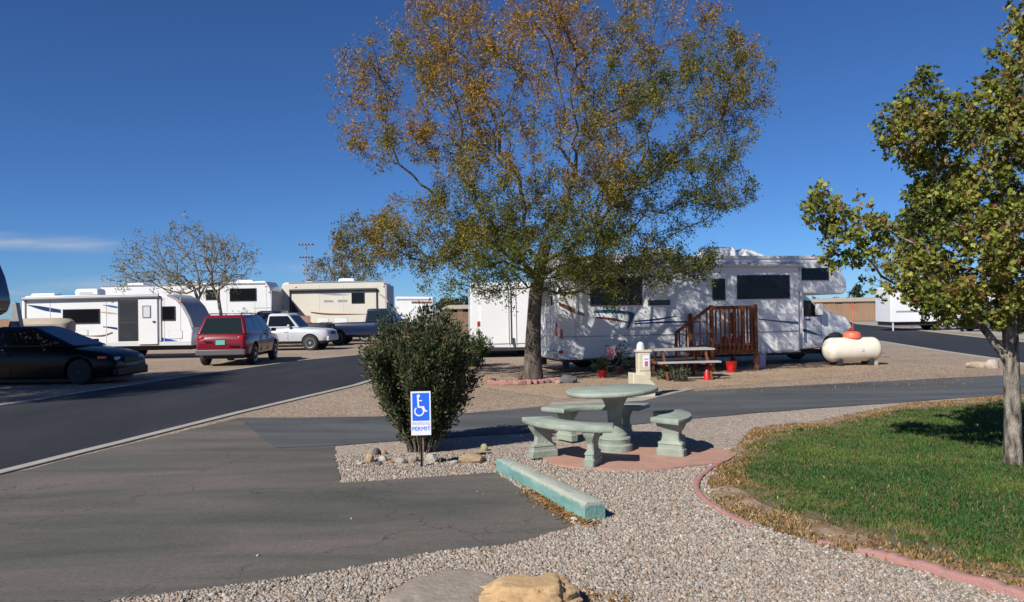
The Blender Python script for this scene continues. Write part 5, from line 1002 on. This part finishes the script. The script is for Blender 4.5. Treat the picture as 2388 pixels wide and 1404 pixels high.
m_=MB(); [m_.lathe([(.001,0),(.03,0),(.03,.02),(.001,.02)],8,M=Matrix.Translation((x0+.12+i*.29,-.005,2.68))@Matrix.Rotation(R(90),4,'X')) for i in range(3)]; m_.build('marker_light','redlens',t)
# right far white trailer
t,f=rv('travel_trailer','white trailer beyond the far road, half hidden by the small lawn tree','trailer',52,R(-2),2077,[(2077,752),(2077,672),(2083,668),(2335,655),(2352,670),(2352,748)],2.4,'white',(2200,2225),.38)
a=f(2210,705); b_=f(2245,685); win(t,a[0],b_[0],a[1],b_[1],0); a=f(2120,708); b_=f(2142,688); win(t,a[0],b_[0],a[1],b_[1],0); m_=MB(); m_.box(0.1,f(2350,0)[0],.2,2.2,.35,.6); m_.build('chassis','dark',t); a=f(2084,752); m_=MB(); m_.tube([(a[0],.1,0),(a[0],.1,.7)],.05,8); m_.build('jack','lgrey',t); sw(t,f,0,'grey',[(2090,725),(2200,722),(2340,716)],[(2090,729),(2200,727),(2340,720)])
acunit(t,f(2200,662)[0],1.2,f(2200,660)[1]-.05,1,.7,.3)
# dark nosed fifth wheel at the left edge
O=Vector((P(-20,760,25.5).x,25.5,0)); f=lambda x,y:PL(x,y,O,0); SH=Matrix.Translation((0,-2.45,0)); t=thing('fifth_wheel_trailer','fifth wheel with dark navy curved nose at the left edge above the black sedan','trailer',O)
MT['navycap']=mat('navy_gelcoat',(.008,.012,.035),.25,(.012,.018,.05),2,coat=.5)
m_=MB(); m_.prism([f(*p) for p in [(-420,800),(-420,575),(-60,575),(-28,582),(2,612),(16,645),(26,685),(29,705),(22,728),(-10,742),(-120,742),(-130,800)]],-2.45,0); m_.build('body','navycap',t,bevel=.12,seg=4)
m_=MB(); m_.box(f(-400,0)[0],f(-70,0)[0],-2.47,-2.45,1.0,3.2); m_.build('side_panel','white',t)
sw(t,f,-2.45,'lgrey',[(-70,690),(-30,690),(-5,697)],[(-70,694),(-30,696),(-5,703)])
m_=MB(); m_.prism([f(-5,742),f(28,742),f(40,800),f(-60,800)],-1.5,-.9); m_.build('hitch_cover','grey',t,bevel=.03); m_=MB(); m_.tube([Vector((f(40,708)[0],.4,f(40,708)[1])),Vector((f(62,755)[0],.4,f(62,755)[1]))],.03,6)
for px in (-300,-345):
    for yy in (-2.3,-.14): wheel(t,f(px,0)[0],yy,.4,.22,-1 if yy<-1 else 1,'lgrey',6)
# folded beige cover lying behind the sedan
O=Vector((P(112,750,29.5).x,29.5,0)); s=29.5/F; t=thing('covered_boat','long beige canvas covered shape seen above the black sedan windshield','boat',O,R(2)); z0_=P(100,757,29.5).z; z1_=P(100,742,29.5).z
m_=MB(); m_.rings([[(x_,-.5*k,z0_-.5*k),(x_,-.55*k,z0_+.02),(x_,-.3*k,z0_+(z1_-z0_)*k),(x_,.3*k,z0_+(z1_-z0_)*k),(x_,.55*k,z0_+.02),(x_,.5*k,z0_-.5*k)] for x_,k in ((-.95,.9),(-.6,1),(.3,1),(.7,.85),(.88,.5))]); m_.build('cover','beige',t,smooth=50)
m_=MB(); [m_.box(x_-.04,x_+.04,-.3,.3,0,z0_-.3) for x_ in (-.6,.4)]; m_.build('cradle','dark',t)
# grey tent like cover behind the sedan
O=Vector((P(40,745,28).x,28,0)); s=28/F; t=thing('hitch_tripod','dull grey triangular frame between the dark nose and the white trailer','stand',O); z1_=P(40,706,28).z; m_=MB(); m_.prism([(-22*s,0),(28*s,0),(2*s,z1_),(-8*s,z1_)],-.12,.12); m_.build('cover','grey',t,bevel=.02); 
for s_ in (-1,1): m_=MB(); m_.tube([(-3*s,-.0,z1_+.02),(29*s*s_-3*s,-.35,0)],.022,6); m_.build('leg','dark',t)
# yellow hydrant like post by the sedan nose
b=G(325,862); t=thing('marker_post','short yellow and white post at the nose of the black sedan','post',b); m_=MB(); m_.lathe([(.05,0),(.05,.3),(.07,.31),(.07,.36),(.05,.37)],14); m_.build('base','yellow',t); m_=MB(); m_.lathe([(.05,.37),(.05,.5),(.03,.56),(.001,.57)],14); m_.build('top','white',t)
# antenna mast
b=P(716,740,55); t=thing('antenna_mast','thin television antenna mast rising behind the cream fifth wheel','antenna',(b.x,55,0)); za=P(716,568,55).z; m_=MB(); m_.tube([(0,0,0),(0,0,za)],.035,6); m_.build('pole','grey',t)
for i,py in enumerate((570,600)): z_=P(716,py,55).z; m_=MB(); w_s=.45-.05*i; m_.box(-w_s,w_s,-.03,.03,z_-.03,z_+.03); [m_.box(-w_s+k*w_s/2-.02,-w_s+k*w_s/2+.02,-.4,.4,z_-.05,z_+.05) for k in range(5)]; m_.build('antenna_array','grey',t)
# fences and far buildings
def fence(label,pA,pB,h_,m,n_p,hgt_cols=None):
    A=Vector(pA);B=Vector(pB);L_=(B-A).length; a=math.atan2(B.y-A.y,B.x-A.x); t=thing('wooden_fence',label,'fence',(A.x,A.y,0),a); seg_=L_/n_p
    for i in range(n_p):
        m_=MB(); nb_=max(6,int(seg_/.15)); w_=seg_/nb_
        for k in range(nb_): x_=i*seg_+k*w_; hh_=h_+random.uniform(-.03,.03); m_.box(x_+.006,x_+w_-.006,-.012,.012,.03,hh_)
        m_.box(i*seg_,(i+1)*seg_,.012,.05,.4,.49); m_.box(i*seg_,(i+1)*seg_,.012,.05,h_-.4,h_-.31); m_.build('board_panel',m,t,smooth=0)
        m_=MB(); m_.box(i*seg_-.05,i*seg_+.05,.051,.15,0,h_-.05); m_.build('post',m,t,smooth=0)
Y_=88; fence('brown board fence beyond the far road at right, under the motorhome nose',(P(1880,730,Y_).x,Y_),(P(2500,730,Y_-6).x,Y_-6),1.95,'fence',14)
fence('brown board fence far off between the tall bush and the box trailer',(P(1015,740,72).x,72),(P(1330,740,76).x,76),1.75,'fence',7)
fence('brown board fence far off behind the fifth wheels',(P(-60,740,95).x,95),(P(1015,740,84).x,84),1.9,'fence',14)
def house(label,px0,px1,Y,h_,m,roofh=.9,nwin=3):
    x0,x1=P(px0,720,Y).x,P(px1,720,Y).x; w_=x1-x0; t=thing('far_building',label,'building',(x0,Y,0)); m_=MB(); m_.box(0,w_,0,9,0,h_); m_.build('wall',m,t); m_=MB(); m_.prism([(-.4,h_),(w_+.4,h_),(w_*.85,h_+roofh),(w_*.15,h_+roofh)],-.4,9.4); m_.build('roof','grey' if m!='stucco' else 'stucco',t)
    for i in range(nwin): x_=w_*(i+.7)/(nwin+.4); win(t,x_-.5,x_+.5,1.0,2.1,0)
house('low tan building just above the fence under the motorhome nose',1925,2075,112,2.3,'stucco',.55); house('low beige building above the fence between bush and box trailer',1035,1110,104,2.2,'stucco',.5,2); house('long low pale building far behind the small lawn tree',2150,2500,125,2.6,'stucco',.8,5)
